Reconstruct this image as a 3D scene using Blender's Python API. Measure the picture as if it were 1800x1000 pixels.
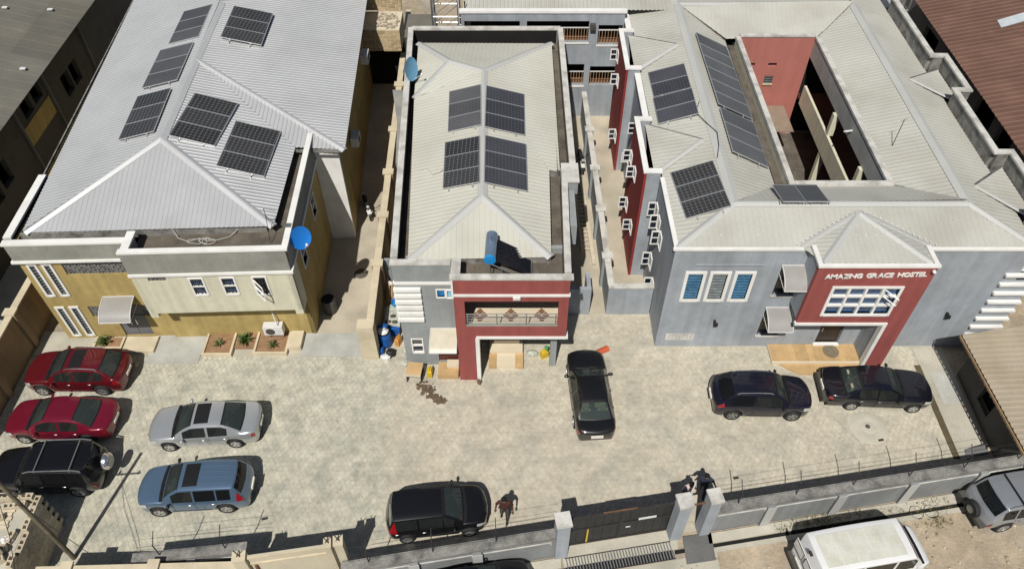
import bpy, bmesh, math, random
from mathutils import Vector, Matrix
random.seed(7)
for o in list(bpy.data.objects): bpy.data.objects.remove(o)
S = bpy.context.scene; COL = S.collection
R_ = math.radians
# ------------------------------------------------------------------ camera, sky, sun, exposure
cd = bpy.data.cameras.new("camera"); cam = bpy.data.objects.new("camera", cd); COL.objects.link(cam)
cam.location = (0, 0, 29.5); cam.rotation_euler = (R_(90 - 47.96), 0, 0)
cd.lens = 27.28; cd.sensor_width = 36; cd.clip_start = .5; cd.clip_end = 400
S.camera = cam
SUN = Vector((-.175, -.687, 1.0)).normalized()          # towards the sun
wd = bpy.data.worlds.new("World"); S.world = wd; wd.use_nodes = True
nt = wd.node_tree; bg = nt.nodes["Background"]; sk = nt.nodes.new("ShaderNodeTexSky")
sk.sky_type = 'NISHITA'; sk.sun_disc = False
sk.sun_elevation = math.asin(SUN.z); sk.sun_rotation = math.atan2(SUN.x, SUN.y)
sk.air_density = 1.0; sk.dust_density = 1.0; sk.ozone_density = 1.0
nt.links.new(sk.outputs[0], bg.inputs[0]); bg.inputs[1].default_value = .05
sl = bpy.data.lights.new("sun", 'SUN'); so = bpy.data.objects.new("sun", sl); COL.objects.link(so)
sl.energy = 5.0; sl.angle = R_(.55); sl.color = (1, .965, .905)
so.rotation_euler = (-SUN).to_track_quat('-Z', 'Y').to_euler(); so.location = (-10, -20, 60)
S.view_settings.view_transform = 'Standard'; S.view_settings.look = 'None'
S.view_settings.exposure = -.22; S.view_settings.gamma = 1; S.view_settings.use_curve_mapping = False
S.render.engine = 'CYCLES'; S.cycles.diffuse_bounces = 2
# ------------------------------------------------------------------ materials
def mat(name, col, rough=.8,  var=.1, vs=1.2, fine=.06, fs=22, stain=None, sa=.5, ss=.6, metal=0, spec=.35,
        bump=0, bs=30, streak=0, rand=0, coat=0, island=False, blotch=0):
    m = bpy.data.materials.new(name); m.use_nodes = True; t = m.node_tree; N = t.nodes; L = t.links
    b = N["Principled BSDF"]; b.inputs["Roughness"].default_value = rough; b.inputs["Metallic"].default_value = metal
    b.inputs["Specular IOR Level"].default_value = spec; b.inputs["Coat Weight"].default_value = coat
    b.inputs["Coat Roughness"].default_value = .06
    g = N.new("ShaderNodeNewGeometry")
    def noise(sc, det=4, vec=None):
        n = N.new("ShaderNodeTexNoise"); n.inputs["Scale"].default_value = sc; n.inputs["Detail"].default_value = det
        L.new(vec or g.outputs["Position"], n.inputs["Vector"]); return n.outputs["Fac"]
    def mr(x, a, c, lo, hi):
        n = N.new("ShaderNodeMapRange"); n.inputs[1].default_value = a; n.inputs[2].default_value = c
        n.inputs[3].default_value = lo; n.inputs[4].default_value = hi; L.new(x, n.inputs[0]); return n.outputs[0]
    def mul(x, y):
        n = N.new("ShaderNodeMath"); n.operation = 'MULTIPLY'; L.new(x, n.inputs[0]); L.new(y, n.inputs[1]); return n.outputs[0]
    rgb = N.new("ShaderNodeRGB"); rgb.outputs[0].default_value = (*col, 1); c = rgb.outputs[0]
    if stain:
        mx = N.new("ShaderNodeMix"); mx.data_type = 'RGBA'
        L.new(mr(noise(ss, 7), .46, .68, 0, sa), mx.inputs["Factor"]); L.new(c, mx.inputs["A"]); mx.inputs["B"].default_value = (*stain, 1)
        c = mx.outputs["Result"]
    v = mr(noise(vs), .3, .7, 1 - var, 1 + var)
    if fine: v = mul(v, mr(noise(fs, 5), .3, .7, 1 - fine, 1 + fine))
    if blotch:
        for sc in (1.1, 2.7): v = mul(v, mr(noise(sc, 6), .35, .65, 1 + blotch*.45, 1 - blotch))
        v = mul(v, mr(noise(3.6, 8), .60, .70, 1, 1 - 1.6*blotch))
    if streak:
        mp = N.new("ShaderNodeMapping"); mp.inputs["Scale"].default_value = (3.2, 3.2, .22); L.new(g.outputs["Position"], mp.inputs[0])
        v = mul(v, mr(noise(1, 5, mp.outputs[0]), .35, .7, 1 + streak * .3, 1 - streak))
    if rand:
        oi = N.new("ShaderNodeObjectInfo"); r = oi.outputs["Random"]
        if island:
            ad = N.new("ShaderNodeMath"); ad.operation = 'ADD'; L.new(r, ad.inputs[0]); L.new(g.outputs["Random Per Island"], ad.inputs[1])
            fr = N.new("ShaderNodeMath"); fr.operation = 'FRACT'; L.new(ad.outputs[0], fr.inputs[0]); r = fr.outputs[0]
        v = mul(v, mr(r, 0, 1, 1 - rand, 1 + rand))
    h = N.new("ShaderNodeHueSaturation"); L.new(c, h.inputs["Color"]); L.new(v, h.inputs["Value"]); L.new(h.outputs[0], b.inputs["Base Color"])
    if bump:
        bn = N.new("ShaderNodeBump"); bn.inputs["Strength"].default_value = bump; bn.inputs["Distance"].default_value = .05
        L.new(noise(bs, 6), bn.inputs["Height"]); L.new(bn.outputs[0], b.inputs["Normal"])
    return m
def glass(name, tint, alpha, rough=.04):
    "tinted glass: part mirror, part see-through, so that the inside shows"
    m = bpy.data.materials.new(name); m.use_nodes = True; t = m.node_tree; N = t.nodes; L = t.links
    for n in list(N): N.remove(n)
    out = N.new("ShaderNodeOutputMaterial"); tr = N.new("ShaderNodeBsdfTransparent"); tr.inputs[0].default_value = (*tint, 1)
    gl = N.new("ShaderNodeBsdfGlossy"); gl.inputs["Roughness"].default_value = rough
    df = N.new("ShaderNodeBsdfDiffuse"); df.inputs[0].default_value = (tint[0]*.12, tint[1]*.13, tint[2]*.13, 1)
    mx = N.new("ShaderNodeMixShader"); mx.inputs[0].default_value = alpha; L.new(df.outputs[0], mx.inputs[1]); L.new(tr.outputs[0], mx.inputs[2])
    fr = N.new("ShaderNodeFresnel"); fr.inputs[0].default_value = 1.5; m2 = N.new("ShaderNodeMixShader")
    L.new(fr.outputs[0], m2.inputs[0]); L.new(mx.outputs[0], m2.inputs[1]); L.new(gl.outputs[0], m2.inputs[2]); L.new(m2.outputs[0], out.inputs[0])
    return m
MT = {}
def solar(name, col, line, nx, ny, lw, dia):
    "solar cells printed under glass: grid of nx by ny cells over a 1.95 x 1.08 m panel"
    m = mat(name, col, rough=.25, var=.15, vs=.8, fine=.1, spec=.5, rand=.3); t = m.node_tree; N = t.nodes; L = t.links
    b = N["Principled BSDF"]; tc = N.new("ShaderNodeTexCoord"); sp = N.new("ShaderNodeSeparateXYZ"); L.new(tc.outputs["Object"], sp.inputs[0])
    def op(o, a, k):
        n = N.new("ShaderNodeMath"); n.operation = o; L.new(a, n.inputs[0])
        if isinstance(k, (int, float)): n.inputs[1].default_value = k
        elif k is not None: L.new(k, n.inputs[1])
        return n.outputs[0]
    ds = []
    for ax, size, n in (("X", 1.95, nx), ("Y", 1.08, ny)):
        a = op('ADD', op('MULTIPLY', sp.outputs[ax], n / size), 50 + n / 2)
        a = op('ABSOLUTE', op('SUBTRACT', op('FRACT', a, None), .5), None); ds.append(a)   # .5 at the edge of a cell
    edge = op('GREATER_THAN', op('MAXIMUM', ds[0], ds[1]), .5 - lw)
    corner = op('GREATER_THAN', op('ADD', ds[0], ds[1]), 1 - dia)
    f = op('MAXIMUM', edge, corner); src = b.inputs["Base Color"].links[0].from_socket
    mx = N.new("ShaderNodeMix"); mx.data_type = 'RGBA'; L.new(f, mx.inputs["Factor"]); L.new(src, mx.inputs["A"])
    mx.inputs["B"].default_value = (*line, 1); L.new(mx.outputs["Result"], b.inputs["Base Color"]); return m
M_ = dict(
 paver=mat("paver", (.530, .484, .382), .92, .07, .30, .12, 4.5, stain=(.42, .40, .33), sa=.85, ss=.8, rand=.007, island=True, bump=.25, bs=25, blotch=.10),
 paver_green=mat("weathered paver", (.515, .490, .392), .92, .07, .30, .12, 4.5, stain=(.385, .385, .32), sa=.85, ss=1.3, rand=.008, island=True, bump=.25, bs=25, blotch=.13),
 sand=mat("joint sand", (.47, .425, .34), .95, .15, .5, .1, 30, stain=(.35, .35, .28), sa=.7, ss=.3),
 dirt=mat("street dirt", (.405, .330, .235), .95, .18, .35, .12, 9, stain=(.335, .30, .24), sa=.9, ss=.5, bump=.5, bs=9, blotch=.12),
 concrete=mat("concrete", (.47, .44, .36), .9, .14, .7, .08, 18, stain=(.36, .345, .28), sa=.6, ss=.9, bump=.2),
 concrete_grey=mat("grey concrete", (.44, .44, .40), .9, .12, .8, .08, 18, stain=(.34, .34, .30), sa=.6, ss=1.1),
 alley=mat("alley floor", (.47, .415, .32), .92, .16, .5, .08, 15, stain=(.34, .31, .24), sa=.6, ss=.7),
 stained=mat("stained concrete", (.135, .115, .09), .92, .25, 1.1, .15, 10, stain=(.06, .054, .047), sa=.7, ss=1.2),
 rough_conc=mat("weathered concrete", (.25, .24, .22), .95, .25, 1.5, .2, 14, stain=(.09, .09, .085), sa=.8, ss=2.2, bump=.5),
 cream_paint=mat("cream paint", (.66, .63, .48), .75, .05, .5, .03, 20, streak=.12, blotch=.04),
 coping_cream=mat("cream coping", (.60, .52, .37), .85, .1, 1, .06, 20, stain=(.38, .32, .22), sa=.4, ss=1.5),
 cream_gate=mat("dusty cream paint", (.57, .515, .39), .8, .07, .5, .05, 16, stain=(.46, .41, .30), sa=.5, ss=.8, streak=.06),
 wall_grey=mat("street wall grey", (.255, .265, .265), .8, .1, .6, .06, 14, stain=(.2, .2, .195), sa=.6, ss=.7, streak=.12),
 ochre=mat("ochre paint", (.43, .325, .125), .8, .08, .6, .04, 20, streak=.18, blotch=.07),
 brown_render=mat("brown render", (.30, .21, .12), .9, .14, .8, .1, 18, streak=.15),
 grey_band=mat("grey screed band", (.285, .282, .245), .85, .14, .8, .08, 15, stain=(.22, .215, .2), sa=.6, ss=1.0, streak=.1),
 white=mat("white paint", (.80, .79, .75), .6, .05, 1, .03, 20, stain=(.5, .48, .42), sa=.25, ss=1.3),
 white_dirty=mat("weathered white coping", (.575, .56, .515), .8, .10, 1.2, .08, 12, stain=(.26, .245, .21), sa=.6, ss=1.6),
 hostel_grey=mat("blue grey paint", (.355, .385, .415), .75, .07, .45, .04, 16, stain=(.27, .285, .30), sa=.6, ss=.5, streak=.14, blotch=.05),
 mid_grey=mat("grey paint", (.30, .32, .32), .75, .06, .5, .04, 16, streak=.12, blotch=.05),
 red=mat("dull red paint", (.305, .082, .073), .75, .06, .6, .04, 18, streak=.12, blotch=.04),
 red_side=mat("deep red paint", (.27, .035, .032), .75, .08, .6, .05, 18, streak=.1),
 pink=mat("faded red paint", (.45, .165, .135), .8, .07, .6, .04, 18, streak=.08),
 bitumen=mat("bitumen coating", (.012, .011, .011), .8, .2, 1, .1, 20),
 alu=mat("aluminium roof sheet", (.535, .54, .54), .42, .05, .4, .03, 14, metal=.3, spec=.4, stain=(.45, .455, .45), sa=.4, ss=.7),
 alu_cap=mat("aluminium flashing", (.66, .66, .65), .38, .05, .6, .03, 16, metal=.4),
 cream_roof=mat("cream roof sheet", (.475, .467, .415), .5, .07, .35, .04, 12, spec=.4, stain=(.40, .385, .33), sa=.7, ss=.5),
 mid_roof=mat("pale cream roof sheet", (.55, .54, .465), .5, .06, .35, .03, 12, spec=.4, stain=(.47, .45, .38), sa=.6, ss=.4),
 cream_cap=mat("grey ridge flashing", (.47, .47, .445), .5, .05, .6, .03, 16, spec=.4),
 tan_roof=mat("tan roof sheet", (.37, .315, .235), .6, .10, .5, .06, 14, stain=(.31, .25, .17), sa=.6, ss=.7),
 brown_roof=mat("brown roof sheet", (.145, .078, .056), .6, .12, .5, .06, 14, stain=(.2, .11, .08), sa=.5, ss=.8),
 grey_roof=mat("old grey roof sheet", (.15, .143, .12), .8, .14, .5, .08, 12, stain=(.17, .148, .11), sa=.8, ss=.25, rand=.14),
 dark_wall=mat("shade-dark wall", (.10, .095, .085), .9, .3, .5, .1, 12, stain=(.04, .038, .035), sa=.8, ss=.5),  # base kept dark to stand in for shade, as below the shed eave
 dark_wall2=mat("dark grey render", (.14, .14, .135), .9, .2, .5, .1, 12),
 void=mat("dark room", (.012, .012, .012), .95, 0, 1, 0),
 timber=mat("timber", (.36, .24, .13), .8, .15, 3, .1, 30),
 pole_wood=mat("weathered pole", (.17, .145, .10), .85, .25, 3, .15, 25, streak=.2),
 pale_timber=mat("pale timber", (.60, .52, .38), .85, .1, 3, .08, 30),
 tile_cream=mat("cream tile", (.66, .57, .42), .35, .05, 1, .02, 20),
 tile_tan=mat("tan tile", (.50, .335, .165), .35, .12, 2.5, .06, 12, rand=.12),
 tile_brown=mat("brown tile", (.22, .115, .07), .35, .1, 3, .05, 20),
 door_red=mat("mahogany door", (.105, .028, .022), .4, .15, 3, .05, 20),
 door_grey=mat("grey steel door", (.15, .155, .17), .5, .1, 2, .04, 20),
 door_dark=mat("dark door", (.035, .025, .018), .4, .15, 3, .05, 20),
 metal=mat("galvanised steel", (.45, .45, .44), .4, .12, 3, .06, 30, metal=.8),
 steel_white=mat("painted steel", (.62, .61, .58), .5, .06, 3, .04, 30),
 black_metal=mat("black painted steel", (.018, .018, .019), .5, .2, 2, .1, 20, spec=.4),
 rust=mat("rusty steel", (.16, .085, .045), .8, .25, 4, .2, 30),
 iron=mat("dark iron", (.035, .033, .03), .6, .2, 5, .1, 30),
 awning=mat("polycarbonate awning", (.31, .30, .285), .35, .08, 1, .05, 15, stain=(.3, .28, .25), sa=.5, ss=1.5),
 awning_tan=mat("dusty awning sheet", (.60, .55, .43), .4, .08, 1, .05, 15, stain=(.42, .38, .28), sa=.5, ss=1.5),
 screen=mat("patterned screen block", (.17, .165, .155), .85, .2, 3, .1, 20),
 glass_dark=mat("window glass", (.012, .018, .03), .06, .3, 2, 0, spec=.8),
 glass_blue=mat("blue curtained glass", (.02, .06, .14), .08, .4, 3, 0, spec=.8),
 curtain_blue=mat("blue curtain", (.02, .16, .42), .7, .35, 6, .2, 25),
 curtain_tan=mat("tan curtain", (.52, .42, .26), .7, .15, 6, .1, 25),
 louvre=mat("louvre glass", (.045, .13, .22), .12, .3, 5, .1, spec=.7),
 louvre_grey=mat("pale louvre glass", (.16, .18, .18), .15, .25, 5, .1, spec=.7),
 frame_panel=mat("panel frame", (.66, .66, .66), .4, .05, 3, 0, metal=.7),
 dish_blue=mat("blue dish", (.012, .17, .56), .45, .06, 2, .04, 20),
 dish_faded=mat("faded blue dish", (.14, .34, .50), .55, .08, 2, .04, 20),
 plastic_blue=mat("blue plastic", (.015, .10, .36), .45, .15, 3, .06, 20),
 plastic_cyan=mat("bright blue plastic", (.02, .27, .62), .4, .1, 3, .06, 20),
 plastic_white=mat("white plastic", (.68, .68, .66), .5, .1, 5, .06, 25),
 plastic_yellow=mat("yellow plastic", (.62, .42, .03), .45, .1, 5, .06, 25),
 plastic_orange=mat("orange plastic", (.62, .28, .06), .5, .1, 5, .06, 25),
 plastic_black=mat("black plastic", (.02, .02, .02), .5, .2, 5, .1, 25),
 plastic_green=mat("green plastic", (.05, .30, .08), .5, .1, 5, .06, 25),
 plastic_grey=mat("dark grey plastic", (.075, .07, .06), .6, .1, 5, .06, 25),
 sack=mat("woven sack", (.50, .50, .42), .9, .2, 8, .1, 40, stain=(.2, .28, .2), sa=.6, ss=6),
 cloth_white=mat("white cloth", (.68, .64, .60), .9, .1, 8, .05, 40),
 clay=mat("red clay tile", (.50, .10, .04), .7, .15, 8, .1, 30),
 soil=mat("planter soil", (.30, .18, .10), .95, .2, 4, .2, 30, bump=.5),
 mud=mat("dark spilt soil", (.14, .10, .065), .95, .25, 6, .2, 30, bump=.6),
 stone=mat("street rubble", (.42, .36, .28), .95, .15, 4, .2, 20, rand=.4, island=True),
 block=mat("sandcrete block", (.47, .36, .215), .95, .1, 2, .1, 20, rand=.16, bump=.35),
 block_grey=mat("raw sandcrete block", (.52, .45, .33), .95, .1, 2, .12, 20, rand=.14, bump=.4),
 block_dark=mat("damp sandcrete block", (.17, .145, .105), .95, .15, 2, .12, 20, rand=.18, bump=.4),
 mortar=mat("mortar", (.62, .55, .41), .95, .1, 3, .1, 20),
 leaf=mat("leaf", (.075, .12, .03), .55, .2, 8, .1, 30, rand=.4, island=True),
 leaf_dry=mat("dry weed", (.20, .17, .07), .7, .2, 8, .1, 30, rand=.4, island=True),
 tyre=mat("tyre rubber", (.022, .022, .022), .8, .15, 5, .1, 30),
 rim=mat("alloy rim", (.62, .62, .62), .3, .06, 5, 0, metal=.85),
 rim_dark=mat("grey alloy rim", (.34, .34, .34), .35, .06, 5, 0, metal=.8),
 chrome=mat("chrome trim", (.75, .75, .76), .18, .03, 5, 0, metal=.9),
 trim=mat("black trim", (.012, .012, .013), .5, .1, 5, 0),
 undertray=mat("black underside", (.006, .006, .006), .9, 0, 5, 0),
 seat_beige=mat("beige seat fabric", (.34, .30, .22), .85, .1, 6, .05, 40),
 seat_grey=mat("grey seat fabric", (.07, .07, .07), .85, .1, 6, .05, 40),
 lamp_red=mat("red tail lens", (.28, .008, .012), .12, .1, 6, 0, spec=.8, coat=.6),
 lamp_clear=mat("headlight lens", (.50, .50, .47), .1, .15, 8, 0, spec=.8, coat=.6),
 lamp_amber=mat("amber lens", (.45, .15, .02), .15, .1, 6, 0, spec=.8),
 van_roof=mat("aged van roof", (.60, .60, .52), .6, .08, 1.5, .06, 14, stain=(.50, .47, .36), sa=.5, ss=1.6),
 mat_grey=mat("dusty door mat", (.20, .165, .11), .95, .15, 5, .1, 30),
 plate=mat("number plate", (.72, .70, .62), .4, .05, 8, 0),
 skin=mat("brown skin", (.085, .042, .025), .6, .08, 8, .04, 30),
 hair=mat("black hair", (.008, .007, .007), .8, .1, 20, 0),
 shirt_brown=mat("rust brown shirt", (.075, .026, .017), .9, .12, 6, .06, 40),
 trouser_grey=mat("grey trousers", (.085, .078, .066), .9, .12, 6, .06, 40),
 shirt_white=mat("white and pink shirt", (.66, .52, .50), .9, .12, 6, .06, 40),
 trouser_dark=mat("dark trousers", (.03, .026, .03), .9, .12, 6, .06, 40),
 shirt_navy=mat("dark blue shirt", (.03, .035, .06), .9, .12, 6, .06, 40),
 wire=mat("black cable", (.03, .03, .03), .6, 0, 1, 0), wire_pale=mat("pale cable", (.48, .46, .42), .6, 0, 1, 0),
 cells=solar("solar cells dark", (.036, .036, .036), (.15, .15, .15), 10, 6, .04, .20),
 cells_blue=solar("solar cells blue", (.056, .057, .066), (.10, .10, .11), 12, 6, .05, .12),
 cells_grey=solar("solar cells dusty", (.088, .088, .090), (.115, .115, .115), 12, 6, .05, .10),
 canopy=mat("dusty canopy sheet", (.27, .21, .155), .8, .12, 2, .08, 16),
 sky_pane=mat("sky reflection pane", (.22, .52, .66), .12, .1, 3, 0, spec=.8),  # pale blue base colour paints in the reflected sky
 tube=mat("evacuated tube", (.012, .012, .016), .12, .1, 5, 0, spec=.8),
 skylight=mat("fibreglass skylight", (.52, .56, .58), .4, .1, 2, .05, 15),
 manhole=mat("smooth cement", (.49, .462, .375), .9, .08, 1, .06, 16),
 tank=mat("blue grey tank", (.20, .27, .36), .35, .12, 2, .05, 20, metal=.4),
 cable_trench=mat("timber strip", (.10, .082, .045), .9, .2, 2, .15, 20),
)
G_screen = glass("windscreen glass", (.62, .74, .70), .62)
G_side = glass("side glass", (.30, .31, .30), .55)
G_tint = glass("privacy glass", (.10, .10, .11), .25)
# ------------------------------------------------------------------ mesh helpers
class MB:
    def __init__(s): s.v = []; s.f = []; s.m = []; s.mi = 0
    def add(s, vs, fs):
        o = len(s.v); s.v += [tuple(p) for p in vs]; s.f += [tuple(i + o for i in f) for f in fs]; s.m += [s.mi] * len(fs); return s
    def box(s, x0, x1, y0, y1, z0, z1):
        return s.add([(x0,y0,z0),(x1,y0,z0),(x1,y1,z0),(x0,y1,z0),(x0,y0,z1),(x1,y0,z1),(x1,y1,z1),(x0,y1,z1)],
                     [(0,3,2,1),(4,5,6,7),(0,1,5,4),(1,2,6,5),(2,3,7,6),(3,0,4,7)])
    def obox(s, c, d, L, W, z0, z1):
        "box centred on c (xy), long axis along d"
        d = Vector((d[0], d[1])).normalized(); n = Vector((-d.y, d.x)); c = Vector((c[0], c[1])); q = []
        for z in (z0, z1):
            for a, b in ((-1,-1),(1,-1),(1,1),(-1,1)):
                p = c + d * a * L / 2 + n * b * W / 2; q.append((p.x, p.y, z))
        return s.add(q, [(0,3,2,1),(4,5,6,7),(0,1,5,4),(1,2,6,5),(2,3,7,6),(3,0,4,7)])
    def prism(s, poly, z0, z1):
        n = len(poly); return s.add([(x,y,z0) for x,y in poly] + [(x,y,z1) for x,y in poly],
            [tuple(range(n-1,-1,-1)), tuple(range(n,2*n))] + [(i,(i+1)%n,n+(i+1)%n,n+i) for i in range(n)])
    def tube(s, pts, r, n=6, caps=True):
        pts = [Vector(p) for p in pts]; rr = r if isinstance(r, (list, tuple)) else [r] * len(pts); vs = []; fs = []
        for i, p in enumerate(pts):
            t = (pts[min(i+1, len(pts)-1)] - pts[max(i-1, 0)]).normalized()
            a = t.cross(Vector((0,0,1)) if abs(t.z) < .95 else Vector((1,0,0))).normalized(); b = t.cross(a)
            vs += [p + (a * math.cos(2*math.pi*k/n) + b * math.sin(2*math.pi*k/n)) * rr[i] for k in range(n)]
        for i in range(len(pts)-1):
            fs += [(i*n+k, i*n+(k+1)%n, (i+1)*n+(k+1)%n, (i+1)*n+k) for k in range(n)]
        if caps: fs += [tuple(range(n-1,-1,-1)), tuple(range((len(pts)-1)*n, len(pts)*n))]
        return s.add(vs, fs)
    def lathe(s, prof, c, axis='z', n=20):
        "prof: (radius, height) pairs turned round an axis through c"
        vs = []; fs = []
        for r, h in prof:
            for k in range(n):
                a = 2*math.pi*k/n; u, w = r*math.cos(a), r*math.sin(a)
                vs.append({'z': (u,w,h), 'y': (u,h,w), 'x': (h,u,w)}[axis])
        vs = [(p[0]+c[0], p[1]+c[1], p[2]+c[2]) for p in vs]
        for i in range(len(prof)-1): fs += [(i*n+k, i*n+(k+1)%n, (i+1)*n+(k+1)%n, (i+1)*n+k) for k in range(n)]
        return s.add(vs, fs)
    def ball(s, c, rx, ry, rz, n=10, m=6, jit=0):
        vs = []; fs = []
        for i in range(m+1):
            t = math.pi*i/m
            for k in range(n):
                a = 2*math.pi*k/n; j = 1 + random.uniform(-jit, jit)
                vs.append((c[0]+rx*math.sin(t)*math.cos(a)*j, c[1]+ry*math.sin(t)*math.sin(a)*j, c[2]+rz*math.cos(t)*j))
        for i in range(m): fs += [(i*n+k, (i+1)*n+k, (i+1)*n+(k+1)%n, i*n+(k+1)%n) for k in range(n)]
        return s.add(vs, fs)
    def pieces(s):
        "the separate bodies of this mesh, found by shared corner positions"
        par = {}
        def find(a):
            while par.setdefault(a, a) != a: par[a] = par[par[a]]; a = par[a]
            return a
        key = [(round(p[0], 4), round(p[1], 4), round(p[2], 4)) for p in s.v]
        for f in s.f:
            for i in f[1:]: par[find(key[i])] = find(key[f[0]])
        out = {}
        for f in s.f: out.setdefault(find(key[f[0]]), []).append(f)
        res = []
        for fs in out.values():
            used = sorted({i for f in fs for i in f}); mp = {v: k for k, v in enumerate(used)}; q = MB(); q.add([s.v[i] for i in used], [tuple(mp[i] for i in f) for f in fs]); res.append(q)
        return res
    def build(s, name, m, parent=None, smooth=False, local=False, sharp=35, fix=True):
        if name in SPLIT and parent is not None:
            ps = s.pieces()
            if len(ps) > 1: return [q._build(name, m, parent, smooth, local, sharp, fix) for q in ps][0]
        return s._build(name, m, parent, smooth, local, sharp, fix)
    def _build(s, name, m, parent=None, smooth=False, local=False, sharp=35, fix=True):
        me = bpy.data.meshes.new(name); vs = s.v
        if parent is not None and not local:
            w = Vector(LOC[parent.name]); vs = [(p[0]-w.x, p[1]-w.y, p[2]-w.z) for p in s.v]
        me.from_pydata(vs, [], s.f)
        for k in (m if isinstance(m, (list, tuple)) else [m]): me.materials.append(k)
        if len(me.materials) > 1: me.polygons.foreach_set("material_index", s.m)
        if fix:
            bm = bmesh.new(); bm.from_mesh(me); bmesh.ops.recalc_face_normals(bm, faces=bm.faces); bm.to_mesh(me); bm.free()
        if smooth:
            me.shade_smooth(); me.set_sharp_from_angle(angle=R_(sharp))
        me.update(); o = bpy.data.objects.new(name, me); COL.objects.link(o)
        if parent is not None: o.parent = parent; LOC[o.name] = (0,0,0) if local else LOC[parent.name]
        else: LOC[o.name] = (0,0,0)
        return o
LOC = {}
SPLIT = set('grey_wall ochre_wall cream_wall side_wall white_band red_wall cornice coping parapet_band flat_roof inner_core fascia_board ridge_flashing valley_flashing valley_line weathered_parapet parapet_coping courtyard_wall courtyard_coping bitumen_lining gutter corridor_pillar gallery_floor roof_slope wall moulding frame_bar'.split())
def roof_root(par):
    o = bpy.data.objects.new('roof', None); COL.objects.link(o); o.parent = par; o.empty_display_size = .3; LOC[o.name] = LOC[par.name]; return o
def tag(o, label=None, cat=None, group=None, kind=None):
    if label: o['label'] = label
    if cat: o['category'] = cat
    if group: o['group'] = group
    if kind: o['kind'] = kind
    return o
def thing(name, label, cat, loc=(0,0,0), rz=0, group=None):
    o = bpy.data.objects.new(name, None); COL.objects.link(o); o.location = loc; o.rotation_euler = (0,0,rz); o.empty_display_size = .3
    LOC[o.name] = tuple(loc); return tag(o, label, cat, group)
def dup(o, loc=None, rz=None, label=None, group=None, parent=None):
    c = o.copy(); COL.objects.link(c)
    if parent: c.parent = parent
    if loc is not None: c.location = loc
    if rz is not None: c.rotation_euler = (0,0,rz)
    if label: c['label'] = label
    if group: c['group'] = group
    for ch in list(o.children): dup(ch, parent=c)
    LOC[c.name] = tuple(c.location); return c
class Fr:
    "a wall line from a to b (seen from outside, left to right): P(along, outward, z)"
    def __init__(s, a, b):
        s.a = Vector((a[0], a[1])); d = Vector((b[0]-a[0], b[1]-a[1])); s.L = d.length; s.d = d.normalized(); s.n = Vector((s.d.y, -s.d.x))
    def P(s, u, o, z):
        p = s.a + s.d*u + s.n*o; return (p.x, p.y, z)
    def box(s, M, u0, u1, o0, o1, z0, z1):
        return M.add([s.P(u,o,z) for z in (z0,z1) for u,o in ((u0,o0),(u1,o0),(u1,o1),(u0,o1))],
                     [(0,3,2,1),(4,5,6,7),(0,1,5,4),(1,2,6,5),(2,3,7,6),(3,0,4,7)])
    def wall(s, M, z0, z1, t, holes=(), u0=0, u1=None):
        "wall slab with real openings (u0,u1,z0,z1), reveals included"
        u1 = s.L if u1 is None else u1
        us = sorted({u0, u1, *[min(max(h[i],u0),u1) for h in holes for i in (0,1)]}); zs = sorted({z0, z1, *[min(max(h[i],z0),z1) for h in holes for i in (2,3)]})
        inside = lambda u, z: any(h[0] < u < h[1] and h[2] < z < h[3] for h in holes)
        for i in range(len(us)-1):
            for j in range(len(zs)-1):
                if inside((us[i]+us[i+1])/2, (zs[j]+zs[j+1])/2): continue
                for o in (0, -t):
                    q = [s.P(us[i],o,zs[j]), s.P(us[i+1],o,zs[j]), s.P(us[i+1],o,zs[j+1]), s.P(us[i],o,zs[j+1])]
                    M.add(q, [(0,1,2,3) if o == 0 else (3,2,1,0)])
        for h in holes:
            a, b, c, d = max(h[0],u0), min(h[1],u1), max(h[2],z0), min(h[3],z1)
            M.add([s.P(a,0,c), s.P(a,-t,c), s.P(a,-t,d), s.P(a,0,d)], [(0,1,2,3)]); M.add([s.P(b,0,c), s.P(b,-t,c), s.P(b,-t,d), s.P(b,0,d)], [(3,2,1,0)])
            M.add([s.P(a,0,d), s.P(b,0,d), s.P(b,-t,d), s.P(a,-t,d)], [(3,2,1,0)])
            if c > z0 + 1e-4: M.add([s.P(a,0,c), s.P(b,0,c), s.P(b,-t,c), s.P(a,-t,c)], [(0,1,2,3)])
        for a in (u0, u1): M.add([s.P(a,0,z0), s.P(a,-t,z0), s.P(a,-t,z1), s.P(a,0,z1)], [(0,1,2,3)])
        M.add([s.P(u0,0,z1), s.P(u1,0,z1), s.P(u1,-t,z1), s.P(u0,-t,z1)], [(0,1,2,3)])
        return M
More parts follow.
